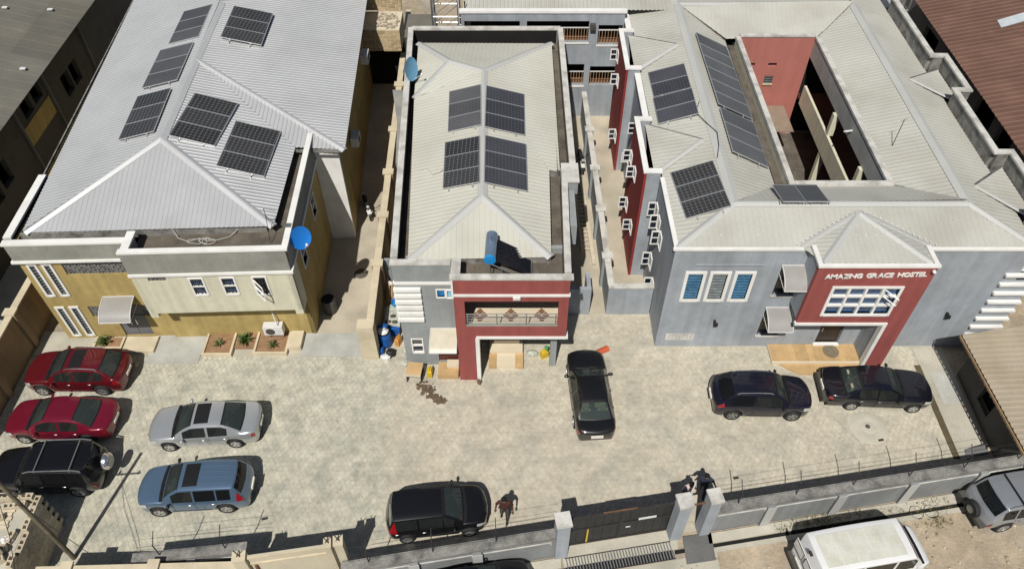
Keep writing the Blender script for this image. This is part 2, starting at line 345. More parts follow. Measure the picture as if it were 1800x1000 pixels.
def window(par, F, u0, u1, z0, z1, nx=1, ny=1, fw=.09, depth=.1, proud=.035, glassm='glass_dark', mull=.05, framem='white', bars=None, name='window'):
    "architrave proud of the wall, each pane set back in the opening"
    M = MB()
    F.box(M, u0-fw, u0, -depth, proud, z0-fw, z1+fw); F.box(M, u1, u1+fw, -depth, proud, z0-fw, z1+fw)
    F.box(M, u0, u1, -depth, proud, z1, z1+fw); F.box(M, u0, u1, -depth, proud+.02, z0-fw, z0)
    w = (u1-u0-(nx-1)*mull)/nx; h = (z1-z0-(ny-1)*mull)/ny
    for i in range(1, nx): F.box(M, u0+i*w+(i-1)*mull, u0+i*(w+mull), -depth+.005, proud-.02, z0, z1)
    for j in range(1, ny):
        for i in range(nx): F.box(M, u0+i*(w+mull), u0+i*(w+mull)+w, -depth+.005, proud-.02, z0+j*h+(j-1)*mull, z0+j*(h+mull))
    fr = M.build(name, M_[framem], par)
    for i in range(nx):
        for j in range(ny):
            P = MB(); F.box(P, u0+i*(w+mull), u0+i*(w+mull)+w, -depth-.02, -depth+.015, z0+j*(h+mull), z0+j*(h+mull)+h); P.build('pane', M_[glassm], fr)
    if bars:
        B = MB()
        for k in range(bars): u = u0 + (k+.5)*(u1-u0)/bars; F.box(B, u-.012, u+.012, -.03, -.01, z0, z1)
        for k in range(4): z = z0 + (k+.5)*(z1-z0)/4; F.box(B, u0, u1, -.008, .012, z-.01, z+.01)
        B.build('window_bar', M_['iron'], fr)
    return fr
def void_box(par, F, u0, u1, z0, z1, depth=.6):
    "the dark room behind an opening"
    M = MB(); F.box(M, u0, u1, -depth-.03, -depth, z0, z1); return M.build('room_back', M_['void'], par)
def corr(M, poly, period=.21, h=.032, dirv=None, lift=0):
    "ribbed roof sheet over a convex polygon, ribs running down the slope"
    poly = [Vector(p) for p in poly]; n = Vector((0,0,0))
    for i in range(len(poly)): n += poly[i].cross(poly[(i+1) % len(poly)])
    n.normalize()
    if n.z < 0: n = -n
    s = Vector(dirv) if dirv else Vector((0,0,-1)); s = (s - n*s.dot(n)).normalized(); e = s.cross(n).normalized(); o = poly[0]
    pp = [((p-o).dot(e), (p-o).dot(s)) for p in poly]; a0, a1 = min(p[0] for p in pp), max(p[0] for p in pp)
    def rng(a):
        r = []
        for i in range(len(pp)):
            (x0,y0),(x1,y1) = pp[i], pp[(i+1) % len(pp)]
            if (x0-a)*(x1-a) <= 0:
                if abs(x1-x0) < 1e-6: r += [y0, y1]
                else: r.append(y0+(y1-y0)*(a-x0)/(x1-x0))
        return (min(r), max(r)) if r else None
    prof = []; k = math.floor(a0/period)
    while k*period < a1:
        for f, z in ((0,0),(.50,0),(.60,h),(.90,h)): prof.append((k*period+f*period, z))
        k += 1
    prof = [(a,z) for a,z in prof if a0+1e-3 < a < a1-1e-3]; prof = [(a0+1e-3, 0)] + prof + [(a1-1e-3, 0)]
    vs = []; fs = []
    for a, z in prof:
        r = rng(a)
        for b in r: vs.append(o + e*a + s*b + n*(z+lift))
    for i in range(len(prof)-1): fs.append((2*i, 2*i+1, 2*i+3, 2*i+2))
    M.add(vs, fs)
    return n
def cap(M, a, b, w=.34, h=.07, up=.05):
    "folded flashing along a ridge or hip"
    a, b = Vector(a), Vector(b); d = (b-a).normalized(); l = d.cross(Vector((0,0,1))).normalized(); u = l.cross(d); vs = []
    for p in (a, b):
        vs += [p - l*w/2 + u*(up-h), p - l*.04 + u*(up+.015), p + l*.04 + u*(up+.015), p + l*w/2 + u*(up-h), p + u*(up-h-.02)]
    return M.add(vs, [(0,1,6,5),(1,2,7,6),(2,3,8,7),(3,4,9,8),(4,0,5,9),(0,4,3,2,1),(5,6,7,8,9)])
# ================================================================== GROUND
BW = lambda x: 13.85 + .165*(x-10)                     # centre line of the street boundary wall
def sheet(name, poly, z, m, t=.02):
    M = MB(); M.prism(poly, z-t, z); return tag(M.build(name, M_[m]), kind='structure')
M = MB(); M.add([(-300,-120,-.03),(300,-120,-.03),(300,300,-.03),(-300,300,-.03)], [(0,1,2,3)])
tag(M.build('ground', M_['dirt']), kind='structure')
sheet('street', [(-60,-20),(60,-20),(60,BW(60)-.6),(-60,BW(-60)-.6)], -.005, 'dirt')
sheet('courtyard_bed', [(-22.7,BW(-22.7)),(20.5,BW(20.5)),(20.5,23.5),(-22.7,23.5)], 0.0, 'sand', .03)
sheet('alley_floor', [(-10.5,23.4),(-6.5,23.4),(-7.2,49),(-10.8,49)], .012, 'alley')
sheet('alley_floor', [(2.2,23.6),(6.9,23.6),(6.9,41.5),(2.2,41.5)], .012, 'alley')
sheet('yard_floor', [(-32,14),(-22.9,14),(-22.9,60),(-32,60)], .006, 'concrete_grey')
# interlocking pavers over the whole courtyard
def paver_ok(x, y):
    if y < BW(x) + .25 or y > 24.6 or x < -22.6 or x > 20.3: return False
    if y > 22.0 and x < -7: return False
    if -17.2 < x < -14.7 and y > 21.6: return False
    if x > 19.0 and y > 16.2: return False
    if -4.9 < x < -2.4 and y > 21.5: return False
    if -2.4 < x < -1.5 and y > 20.7: return False
    if x < -4.9 and y > 22.6: return False
    if -2.4 < x < 2.3 and y > 22.9: return False
    if x > 6.9 and y > 22.6: return False
    if (x-15.65)**2 + (y-18.13)**2 < .74: return False
    return True
pav = thing('courtyard_paving', None, None); tag(pav, kind='structure')
pts = []; dx, dy = .235, .205; j = 0; y = 10.0
while y < 24.6:
    x = -22.7 + (dx/2 if j % 2 else 0)
    while x < 20.4:
        if paver_ok(x, y): pts.append((x, y))
        x += dx
    y += dy; j += 1
def hexa(x, y, s, z):
    return [(x + s*math.sin(math.pi*k/3)*(1 if k % 2 else .94), y + s*math.cos(math.pi*k/3), z) for k in range(6)]
def paver_mesh(M, x, y, dz=0, rot=0, s=.1325):
    a, b, c = hexa(x,y,s,.0), hexa(x,y,s,.0108+dz), hexa(x,y,s-.007,.0138+dz)
    M.add(a+b+c, [(12,13,14,15,16,17)] + [(i,(i+1)%6,6+(i+1)%6,6+i) for i in range(6)] + [(6+i,6+(i+1)%6,12+(i+1)%6,12+i) for i in range(6)])
pts.sort(key=lambda p: (p[0]*p[0] + p[1]*p[1]*1.0) if True else 0)
near = [p for p in pts if -6 < p[0] < 9][:300]; ns = set(near)
PM = MB(); paver_mesh(PM, 0, 0); proto = PM.build('paver', M_['paver'], pav, local=True)
for i, (x, y) in enumerate(near):
    o = proto if i == 0 else proto.copy()
    if i: COL.objects.link(o); o.parent = pav
    o.location = (x, y, random.uniform(-.003, .003)); o.rotation_euler = (random.uniform(-.006,.006), random.uniform(-.006,.006), random.uniform(-.03,.03))
PF = MB(); PG = MB()
for x, y in pts:
    if (x, y) not in ns: paver_mesh(PG if x < -5.15 + .035*(21-y)*2.6 - .6 else PF, x + random.uniform(-.006,.006), y + random.uniform(-.006,.006), random.uniform(-.0015,.0015))
tag(PF.build('paver_field', M_['paver'], pav, fix=False), kind='stuff'); tag(PG.build('paver_field', M_['paver_green'], pav, fix=False), kind='stuff')
sheet('concrete_apron', [(-17.2,21.62),(-14.72,21.62),(-14.72,23.3),(-17.2,23.3)], .03, 'concrete_grey', .03)
sheet('concrete_apron', [(-10.0,22.05),(-6.9,22.0),(-6.9,23.4),(-10.0,23.4)], .035, 'concrete_grey', .03)
sheet('concrete_apron', [(-22.6,22.05),(-18.6,22.05),(-18.6,23.3),(-22.6,23.3)], .03, 'concrete', .03)
sheet('concrete_slab', [(19.05,16.3),(20.4,16.5),(20.4,22.5),(19.05,22.5)], .025, 'concrete', .03)
sheet('concrete_patch', [(19.4,19.4),(20.45,19.4),(20.45,21.1),(19.4,21.1)], .032, 'concrete_grey', .02)
M = MB(); M.box(18.80,19.08,16.6,21.5,-.02,.035); tag(M.build('drain_cover', M_['cable_trench']), 'long narrow dark timber strip across the slab beside the old saloon', 'drain cover')
M = MB(); M.lathe([(0,.026),(.30,.026),(.32,.02),(.33,.024),(.80,.024),(.84,.005),(.84,-.02)], (15.65,18.13,0), n=40); mh = M.build('manhole_surround', M_['manhole'], smooth=True)
tag(mh, 'round concrete inspection cover set in the paving below the old dark saloon', 'manhole')
M = MB(); M.lathe([(0,.04),(.10,.04),(.11,.026)], (15.62,18.2,0), n=14); M.build('lid', M_['stained'], mh)
M = MB(); M.lathe([(0,.03),(.33,.03),(.36,.012)], (-7.82,27.35,0), n=28); tag(M.build('manhole_cover', M_['stained']), 'dark round cover in the pale floor of the left alley', 'manhole')
# street edge: kerb strip, open drain, slab bridge
M = MB()
for x0, x1 in ((-10,1.9),(7.75,23)):
    M.add([(x0,BW(x0)-.62,-.02),(x1,BW(x1)-.62,-.02),(x1,BW(x1)-.62,.05),(x0,BW(x0)-.62,.05),(x0,BW(x0)-.2,-.02),(x1,BW(x1)-.2,-.02),(x1,BW(x1)-.2,.05),(x0,BW(x0)-.2,.05)],
          [(3,2,6,7),(0,1,2,3),(1,5,6,2),(0,3,7,4)])
tag(M.build('verge', M_['concrete']), kind='structure')
M = MB()
for x0, x1 in ((-10,2.1),(6.35,7.0),(7.9,23)):
    M.add([(x0,BW(x0)-.80,.004),(x1,BW(x1)-.80,.004),(x1,BW(x1)-.63,.004),(x0,BW(x0)-.63,.004)], [(0,1,2,3)])
tag(M.build('drain_channel', M_['void']), kind='structure')
M = MB()
for x0, x1 in ((-10,2.1),(7.9,23)):
    M.add([(x0,BW(x0)-1.0,-.02),(x1,BW(x1)-1.0,-.02),(x1,BW(x1)-.80,-.02),(x0,BW(x0)-.80,-.02),(x0,BW(x0)-1.0,.05),(x1,BW(x1)-1.0,.05),(x1,BW(x1)-.80,.05),(x0,BW(x0)-.80,.05)],
          [(4,5,6,7),(0,1,5,4),(2,3,7,6),(0,4,7,3),(1,2,6,5)])
tag(M.build('drain_kerb', M_['concrete']), kind='structure')
sheet('gate_apron', [(2.0,BW(2)-.6),(6.5,BW(6.5)-.6),(6.6,BW(6.6)+.6),(1.9,BW(1.9)+.6)], .02, 'concrete', .04)
sheet('driveway', [(1.2,7),(8.0,7),(8.0,BW(8)-1.0),(1.6,BW(1.6)-1.0)], .004, 'concrete', .03)
sheet('drain_slab', [(6.75,BW(7)-1.3),(7.9,BW(8)-1.3),(7.9,BW(8)-.2),(6.75,BW(7)-.2)], .05, 'dark_wall2', .07)
gt = thing('drain_grating', 'steel bar grating over the drain in front of the black gate', 'grating', (4.25,BW(4.25)-.6,0))
M = MB(); F = Fr((2.15,BW(2.15)-.98),(6.35,BW(6.35)-.98)); F.box(M, 0, F.L, -.03, 0, -.01, .045); F.box(M, 0, F.L, -.72, -.69, -.01, .045); M.build('rim_bar', M_['iron'], gt)
M = MB(); F.box(M, 0, F.L, -.69, -.03, -.02, -.004); M.build('pit', M_['void'], gt)
for k in range(36):
    M = MB(); u = .06 + k*(F.L-.12)/35; F.box(M, u-.022, u+.022, -.69, -.03, .02, .05); M.build('bar', M_['metal'], gt)
# ================================================================== LEFT BUILDING (cream and ochre)
_c, _s = math.cos(R_(2)), math.sin(R_(2))
def LB(x, y): dx_, dy_ = x + 21.3, y - 23.1; return (-21.3 + dx_*_c - dy_*_s, 23.1 + dx_*_s + dy_*_c)
lb = thing('cream_and_ochre_house', 'ochre and cream two-storey house under a large silver metal roof, left', 'house', (-15.3,28,0))
FL_ = Fr(LB(-21.3,23.1), LB(-16.2,23.1))               # left recessed front
FW = Fr(LB(-16.2,23.0), LB(-9.45,23.0))                # lower right front
FC = Fr(LB(-16.2,22.05), LB(-9.4,22.05))               # projecting upper block
FR_ = Fr(LB(-9.45,23.0), LB(-9.45,30.0))               # side facing the alley
FB = Fr((-9.85,29.95), (-8.45,30.0))
# walls
M = MB(); FL_.wall(M, 0, 5.45, .22, [(.37,.61,3.18,5.1),(1.01,1.25,3.18,5.1),(.37,.61,.32,2.25),(1.01,1.25,.32,2.25),(1.75,4.55,4.45,5.3),(1.75,4.45,1.55,2.3),(2.75,4.1,.1,2.35)])
FW.wall(M, 0, 2.95, .22, [(2.35,2.95,2.15,2.75),(3.95,4.6,2.15,2.75),(5.35,6.0,2.15,2.75)]); FR_.wall(M, 0, 5.5, .22, [(1.0,1.7,3.6,4.7),(4.2,4.9,3.6,4.7)])
M.build('ochre_wall', M_['ochre'], lb)
M = MB(); FC.wall(M, 2.9, 5.45, .2, [(2.42,2.92,4.1,5.1),(3.75,4.25,4.12,5.12),(5.1,5.6,4.05,5.1),(.68,1.45,5.0,5.28)])
FC.box(M, 0, 6.8, -.95, -.2, 2.9, 3.0); FC.box(M, 0, .35, -.9, 0, 2.62, 2.9); FC.box(M, 6.45, 6.8, -.9, 0, 2.62, 2.9)
Fr(LB(-9.4,22.05), LB(-9.4,23.0)).box(M, 0, .95, -.2, 0, 2.9, 5.45); Fr(LB(-16.2,23.0), LB(-16.2,22.05)).box(M, .02, .95, -.2, 0, 2.9, 5.45)
M.build('cream_wall', M_['cream_paint'], lb); M = MB(); FB.wall(M, 0, 6.3, .2); M.build('white_end_wall', M_['white'], lb)
# parapet bands and white cornices
M = MB(); FL_.box(M, -.06, 5.1, -.2, .12, 5.5, 6.40); FC.box(M, 0, 6.8, -.2, .03, 5.5, 6.72)
Fr(LB(-9.4,22.05), LB(-9.4,30.0)).box(M, .15, 7.9, -.2, .03, 5.5, 6.60); Fr(LB(-16.2,23.3), LB(-16.2,22.0)).box(M, 0, 1.2, -.2, .03, 5.5, 6.55)
M.build('parapet_band', M_['grey_band'], lb)
M = MB(); FL_.box(M, -.14, 5.02, -.16, .15, 6.40, 6.50); FL_.box(M, -.14, 5.08, -.22, .2, 5.38, 5.50); FC.box(M, -.02, 6.92, -.18, .08, 6.72, 6.82); FC.box(M, -.02, 6.9, -.22, .1, 5.36, 5.5)
Fr(LB(-9.4,22.05), LB(-9.4,30.0)).box(M, .29, 7.9, -.18, .08, 6.60, 6.70); Fr(LB(-9.4,22.05), LB(-9.4,30.0)).box(M, .24, 7.9, -.1, .1, 5.38, 5.5)
Fr(LB(-16.2,23.45), LB(-16.2,22.05)).box(M, 0, 1.11, -.3, .05, 6.55, 6.66)
Fr(LB(-21.3,27.5), LB(-21.3,23.1)).box(M, 0, 4.1, -.14, .2, 6.40, 6.50)
M.build('cornice', M_['white'], lb)
M = MB(); Fr(LB(-21.3,27.5), LB(-21.3,23.1)).box(M, 0, 4.38, -.1, .14, 5.4, 6.39); M.build('parapet_wall', M_['bitumen'], lb)  # black colour stands in for shade on the parapet's inner face
M = MB(); M.prism([LB(-16.1,22.2), LB(-9.6,22.2), LB(-9.6,29.9), LB(-10.6,29.9), LB(-10.6,24.6), LB(-16.1,24.6)], 5.7, 5.92); M.prism([LB(-21.1,23.25), LB(-16.3,23.25), LB(-16.3,25), LB(-21.1,27)], 5.75, 6.02)
M.build('flat_roof', M_['stained'], lb)
M = MB(); M.prism([LB(-21.2,23.3), LB(-9.6,23.3), LB(-9.6,30.2), LB(-8.8,30.2), (-9.6,45), (-22.7,45)], .1, 5.6); M.build('inner_core', M_['void'], lb)
M = MB(); Fr((-8.47,30.25), (-9.3,45)).box(M, 0, 15.2, -.25, 0, 0, 6.25); Fr((-22.9,45), LB(-21.3,23.1)).box(M, .1, 21.5, -.25, 0, 0, 6.2); M.build('side_wall', M_['ochre'], lb)
M = MB(); F = Fr(LB(-10.6,24.55), LB(-10.6,29.4)); F.box(M, 0, 4.9, -.1, .06, 5.93, 6.38); F2 = Fr(LB(-21.0,23.75), LB(-10.5,23.95)); F2.box(M, 0, 10.4, -.1, .0, 5.93, 6.34); M.build('eave_fascia', M_['rough_conc'], lb)
M = MB(); F.box(M, -.1, 4.6, .08, .2, 6.30, 6.40); F.box(M, -.14, .3, .2, .4, 6.18, 6.36); M.build('gutter', M_['bitumen'], lb)
# tall screen strips, patterned screens, windows
for u, z0, z1 in ((.37,3.18,5.1),(1.01,3.18,5.1),(.37,.32,2.25),(1.01,.32,2.25)):
    f = window(lb, FL_, u, u+.24, z0, z1, 1, 1, .10, .12, .05, 'glass_dark')
    for k in range(11):
        P = MB(); z = z0 + .05 + k*(z1-z0-.1)/10.6; FL_.box(P, u+.01, u+.23, -.07, -.02, z, z+.05); P.build('screen_slat', M_['louvre_grey'], f)
def screen(u0, u1, z0, z1, Fx=None, nz=6):
    Fx = Fx or FL_; M = MB(); n = max(2, round((u1-u0)/.14))
    for i in range(n+1): u = u0 + i*(u1-u0)/n; Fx.box(M, u-.018, u+.018, -.1, -.04, z0, z1)
    for j in range(nz+1): z = z0 + j*(z1-z0)/nz; Fx.box(M, u0, u1, -.105, -.045, z-.018, z+.018)
    for i in range(n):
        for j in range(nz):
            if (i*7 + j*3) % 4 == 0 or (i+j) % 3 == 0: a = u0 + (i+.5)*(u1-u0)/n; z = z0 + (j+.5)*(z1-z0)/nz; Fx.box(M, a-.05, a+.05, -.09, -.055, z-.05, z+.05)
    o = M.build('patterned_screen', M_['screen'], lb)
    P = MB(); Fx.box(P, u0-.01, u1+.01, -.2, -.12, z0, z1); P.build('screen_back', M_['void'], o)
screen(1.75, 4.55, 4.45, 5.3); screen(1.75, 2.75, 1.55, 2.3); screen(4.1, 4.45, 1.55, 2.3); 
screen(.68, 1.45, 5.0, 5.28, FC, 2)
for u in (2.42, 3.75): window(lb, FC, u, u+.5, 4.11, 5.1, 1, 2, .075, .12, .035, 'glass_blue', .05, bars=3)
w3 = window(lb, FC, 5.1, 5.6, 4.05, 5.1, 1, 1, .075, .12, .035, 'glass_dark', bars=4)
M = MB()                                                # its casement stands open
for k in range(2):
    a = FC.P(5.1,.02,4.1+k*.45); b = FC.P(5.5,.42,4.0+k*.45); M.tube([a,b], .03, 4); 
    M.tube([b, (b[0],b[1],b[2]+.4)], .03, 4); M.tube([a, (a[0],a[1],a[2]+.4)], .03, 4); M.tube([(a[0],a[1],a[2]+.4),(b[0],b[1],b[2]+.4)], .03, 4)
M.build('open_casement', M_['white'], w3)
for u in (2.35, 3.97, 5.37): window(lb, FW, u, u+.6, 2.17, 2.74, 1, 1, .07, .1, .03, 'glass_blue', bars=3)
for u in (1.0, 4.2): window(lb, FR_, u, u+.7, 3.6, 4.7, 1, 2, .07, .1, .03, 'glass_dark')
M = MB(); FL_.box(M, 2.78, 3.42, -.12, -.06, .12, 2.3); FL_.box(M, 3.44, 4.08, -.12, -.06, .12, 2.3); d = M.build('front_door', M_['door_grey'], lb)
for u in (3.3, 3.56): P = MB(); FL_.box(P, u-.02, u+.02, -.06, -.02, .9, 1.3); P.build('door_handle', M_['chrome'], d)
void_box(lb, FL_, 2.6, 4.3, 0, 2.4, .5)
def awning(par, F, u0, u1, z, drop, out, m='awning', fm='steel_white'):
    "curved polycarbonate sheet on two brackets"
    M = MB(); n = 6; P = [(out*math.sin(k/n*1.3)/math.sin(1.3), z - drop*(1-math.cos(k/n*1.3))/(1-math.cos(1.3))) for k in range(n+1)]; vs = []; fs = []
    for o, zz in P: vs += [F.P(u0,o+.02,zz), F.P(u1,o+.02,zz), F.P(u0,o+.02,zz-.015), F.P(u1,o+.02,zz-.015)]
    for k in range(n): a = 4*k; fs += [(a,a+1,a+5,a+4),(a+2,a+6,a+7,a+3),(a,a+4,a+6,a+2),(a+1,a+3,a+7,a+5)]
    M.add(vs, fs); o = M.build('awning', M_[m], par, smooth=True)
    for u in (u0, u1):
        B = MB(); B.tube([F.P(u,q+.02,zz+.01) for q, zz in P], .022, 5); B.tube([F.P(u,.0,z-drop*.9), F.P(u,out+.02,z-drop)], .014, 4); B.build('awning_arm', M_[fm], o)
    B = MB(); B.tube([F.P(u0,out+.02,z-drop+.01), F.P(u1,out+.02,z-drop+.01)], .022, 5); B.tube([F.P(u0,.02,z+.01), F.P(u1,.02,z+.01)], .022, 5); B.build('awning_rail', M_[fm], o)
    return o
awning(lb, FL_, 2.72, 4.12, 2.95, .5, 1.15)
M = MB(); FB.box(M, -.02, 1.35, -.18, .12, 6.28, 6.38); M.build('wall_cap', M_['rough_conc'], lb)
# ---- silver roof
A1 = (-15.96,28.56,7.75); A2 = (-16.13,35.07,7.75); A3 = (-16.35,40.9,7.75)
E1 = (-20.8,23.8,6.4); E2 = (-10.25,24.2,6.4); E3 = (-10.33,29.6,6.4); K = (-7.95,29.45,6.38); KB = (-8.75,45.2,6.4); WB = (-22.75,45.2,6.4); W1 = (-21.5,27.3,6.4)
M = MB(); corr(M, [A1, E1, E2], .21, .014); corr(M, [A1, E2, E3, A2], .21, .014); corr(M, [A2, A3, KB, K], .21, .014); corr(M, [A2, E3, K], lift=.01); corr(M, [A1, A3, WB, E1], .21, .014); corr(M, [A3, KB, WB])
rf = roof_root(lb); M.build('roof_slope', M_['alu'], rf)
M = MB(); cap(M, A1, A3, .55); cap(M, A1, E1, .40); cap(M, A1, E2, .40); cap(M, A2, K, .36); cap(M, A3, KB, .4); cap(M, A3, WB, .4); M.build('ridge_flashing', M_['alu_cap'], rf)
M = MB(); Fr((-21.5,27.3),(-22.75,45)).box(M, 0, 17.7, -.03, .03, 6.26, 6.41) ; Fr((-8.0,29.5),(-8.75,45)).box(M, 0, 15.5, -.12, -.08, 6.22, 6.37); Fr((-10.3,29.45),(-8.0,29.45)).box(M, 0, 2.3, -.05, -.01, 6.22, 6.37); M.build('fascia_board', M_['rough_conc'], rf)
# ================================================================== MIDDLE BUILDING (grey and red)
mb = thing('grey_and_red_house', 'narrow grey and dull red house with balcony and cream hip roof, middle', 'house', (-1.3,29,0))
GF = Fr((-4.88,21.55),(-2.38,21.55)); RF = Fr((-2.38,20.68),(2.32,20.68)); ML = Fr((-5.75,39.8),(-4.88,21.55)); MR = Fr((2.32,21.0),(2.45,27.5)); MS = Fr((2.86,27.5),(2.80,39.8)); PB = Fr((-2.38,22.95),(2.32,22.95))
M = MB(); GF.wall(M, 0, 6.78, .2, [(1.74,2.05,4.82,5.26),(2.16,2.49,4.82,5.26),(.36,.84,.95,1.95),(1.5,2.4,.3,2.2)]); ML.box(M, .2, 18.0, -.2, 0, 0, 6.78); MR.box(M, .05, 6.45, -.2, 0, 3.3, 6.78); MR.box(M, 1.95, 6.45, -.2, 0, 0, 3.295); MS.box(M, 0, 12.1, -.2, 0, 0, 6.78); M.box(2.2,2.86,27.46,27.66,0,6.77)
PB.wall(M, 0, 3.2, .2, [(1.45,2.95,.35,2.5)]); PB.wall(M, 3.2, 6.3, .2, [(.5,1.3,3.4,5.4),(1.7,2.9,3.4,5.4)]); Fr((2.80,39.8),(-5.75,39.8)).box(M, .2, 8.38, -.2, 0, 0, 6.78)
M.box(1.74,2.02,21.45,21.73,0,3.22); M.build('grey_wall', M_['mid_grey'], mb)
M = MB(); RF.wall(M, 3.24, 5.86, .2, [(.43,4.30,3.90,5.52)]); RF.box(M, 0, 4.7, -.2, 0, 5.98, 6.85); RF.box(M, 0, .84, -.45, -.0, 0, 3.24); Fr((-2.38,21.55),(-2.38,20.68)).box(M, 0, .66, -.2, 0, 3.24, 6.85); Fr((2.32,20.68),(2.32,22.95)).box(M, .2, 2.2, -.2, 0, 5.5, 6.8)
M.build('red_wall', M_['red'], mb)
M = MB(); RF.box(M, .84, 4.78, -.3, .05, 3.1, 3.24); RF.box(M, .80, .97, -.44, .05, 0, 3.1); RF.box(M, -.02, 4.74, -.1, .05, 5.86, 5.98); GF.box(M, -.04, 2.44, -.1, .05, 5.62, 5.76); RF.box(M, -.06, .02, -.1, .045, 5.76, 6.85)
M.build('white_band', M_['white'], mb)
M = MB(); RF.box(M, -.1, 4.82, -.22, .05, 6.85, 6.96); GF.box(M, -.06, 2.40, -.22, .05, 6.78, 6.89); Fr((-2.38,21.8),(-2.38,20.9)).box(M, .02, .85, -.32, .06, 6.84, 6.95)
ML.box(M, .05, 17.9, -.24, .05, 6.78, 6.89); MR.box(M, .05, 6.5, -.22, .05, 6.78, 6.89); MS.box(M, .15, 12.25, -.24, .05, 6.78, 6.89); Fr((2.7,39.8),(-5.6,39.8)).box(M, 0, 8.3, -.24, .05, 6.79, 6.90)
M.build('coping', M_['white_dirty'], mb)
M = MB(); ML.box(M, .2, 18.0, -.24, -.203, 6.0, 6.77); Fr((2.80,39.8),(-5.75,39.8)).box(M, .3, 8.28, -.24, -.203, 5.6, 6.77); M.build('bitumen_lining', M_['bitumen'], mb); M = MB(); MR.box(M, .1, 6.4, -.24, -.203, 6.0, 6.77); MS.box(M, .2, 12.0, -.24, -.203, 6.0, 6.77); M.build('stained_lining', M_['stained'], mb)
M = MB(); M.prism([(-4.7,21.8),(-2.2,21.8),(-2.2,20.9),(2.1,20.9),(2.2,27.6),(2.64,27.7),(2.6,39.6),(-5.5,39.6)], 5.8, 6.0); M.build('flat_roof', M_['stained'], mb)
M = MB(); M.prism([(-4.6,21.9),(-2.3,21.9),(-2.3,23.3),(2.1,23.3),(2.5,39.5),(-5.5,39.5)], .05, 5.7); M.build('inner_core', M_['void'], mb)
# six white fins, windows, awning, steps, balcony
for k in range(6):
    P = MB(); z = 5.36 - k*.385; GF.box(P, -.06, 1.07, -.05, .16, z-.10, z+.07); P.build('white_fin', M_['white'], mb)
window(mb, GF, 1.74, 2.05, 4.82, 5.26, 1, 1, .055, .08, .03, 'curtain_blue'); window(mb, GF, 2.16, 2.47, 4.82, 5.26, 1, 1, .05, .04, .06, 'sky_pane')
w = window(mb, GF, .38, .82, .98, 1.93, 1, 2, .055, .1, .03, 'glass_dark', .06)
awning(mb, GF, 1.28, 2.46, 2.72, .3, 1.15, 'awning_tan')
M = MB(); GF.box(M, 1.52, 2.38, -.14, -.06, .3, 2.2); M.build('side_door', M_['door_red'], mb)
M = MB(); M.box(-3.4,-2.46,20.72,21.5,0,.30); o = M.build('side_step', M_['tile_tan'], mb); M = MB(); M.box(-3.0,-2.46,21.15,21.52,.302,.45); M.build('upper_step', M_['tile_cream'], o)
M = MB(); M.box(-1.05,.5,22.05,22.9,0,.36); st = M.build('porch_step', M_['tile_cream'], mb); M = MB(); M.box(-.85,.35,22.5,22.92,.362,.62); M.build('upper_step', M_['tile_cream'], st)
for x in (-1.08,.16): M = MB(); M.box(x,x+.36,21.30,22.045,0,.22); M.build('step_cheek', M_['tile_tan'], st)
M = MB(); M.box(-.715,.155,21.32,22.043,0,.2); M.build('ramp', M_['tile_cream'], st)
M = MB(); PB.box(M, 1.47, 2.19, -.12, -.05, .62, 2.5); PB.box(M, 2.21, 2.93, -.12, -.05, .62, 2.5); d = M.build('porch_door', M_['door_red'], mb)
for u in (2.1, 2.3): P = MB(); PB.box(P, u-.02, u+.02, -.05, -.01, 1.4, 1.8); P.build('door_handle', M_['chrome'], d)
M = MB(); M.box(-2.18,2.12,20.89,22.94,3.05,3.40); M.build('balcony_floor', M_['tile_cream'], mb)
for i in range(10):
    for j in range(4):
        x, y = -2.14 + i*.425, 20.93 + j*.5; cx, cy = x+.2, y+.235
        M = MB(); M.box(x, x+.405, y, y+.48, 3.402, 3.412); M.build('floor_tile', M_['tile_cream'], mb)
for cx in (-1.4,-.05,1.3):
    for kx, ky in ((0,.21),(0,-.21),(.18,0),(-.18,0)):
        M = MB(); M.prism([(cx+kx-.165,21.72+ky),(cx+kx,21.72+ky-.19),(cx+kx+.165,21.72+ky),(cx+kx,21.72+ky+.19)], 3.402, 3.418); M.build('diamond_tile', M_['tile_brown'], mb)
M = MB(); RF.box(M, .43, 4.3, -.19, -.01, 3.902, 3.93); M.build('balcony_sill', M_['grey_band'], mb)
rl = MB()
for k in range(4): rl.tube([RF.P(.45,-.1,4.12+k*.16), RF.P(4.28,-.1,4.12+k*.16)], .018 if k < 3 else .026, 5)
r = rl.build('balcony_rail', M_['metal'], mb)
for k in range(4): P = MB(); P.tube([RF.P(.5+k*1.24,-.1,3.93), RF.P(.5+k*1.24,-.1,4.62)], .03, 6); P.build('rail_post', M_['metal'], r)
M = MB(); RF.box(M, 2.42, 2.72, .05, .12, 5.72, 5.86); M.build('lamp_box', M_['steel_white'], mb)
M = MB(); M.prism([(-6.1,33.9),(-5.35,33.9),(-5.1,31.2),(-5.2,28),(-5.35,28),(-5.6,31.2)], 6.5, 6.72); M.build('side_ledge', M_['grey_band'], mb)
M = MB(); M.box(2.26,2.95,26.5,27.52,6.2,6.80); o = M.build('corner_box', M_['mid_grey'], mb); M = MB(); M.box(2.22,3.0,26.45,27.74,6.9,6.98); M.build('coping', M_['white_dirty'], o); M = MB(); M.box(2.5,2.8,24.2,27.08,5.3,6.4); M.build('side_duct', M_['mid_grey'], mb)
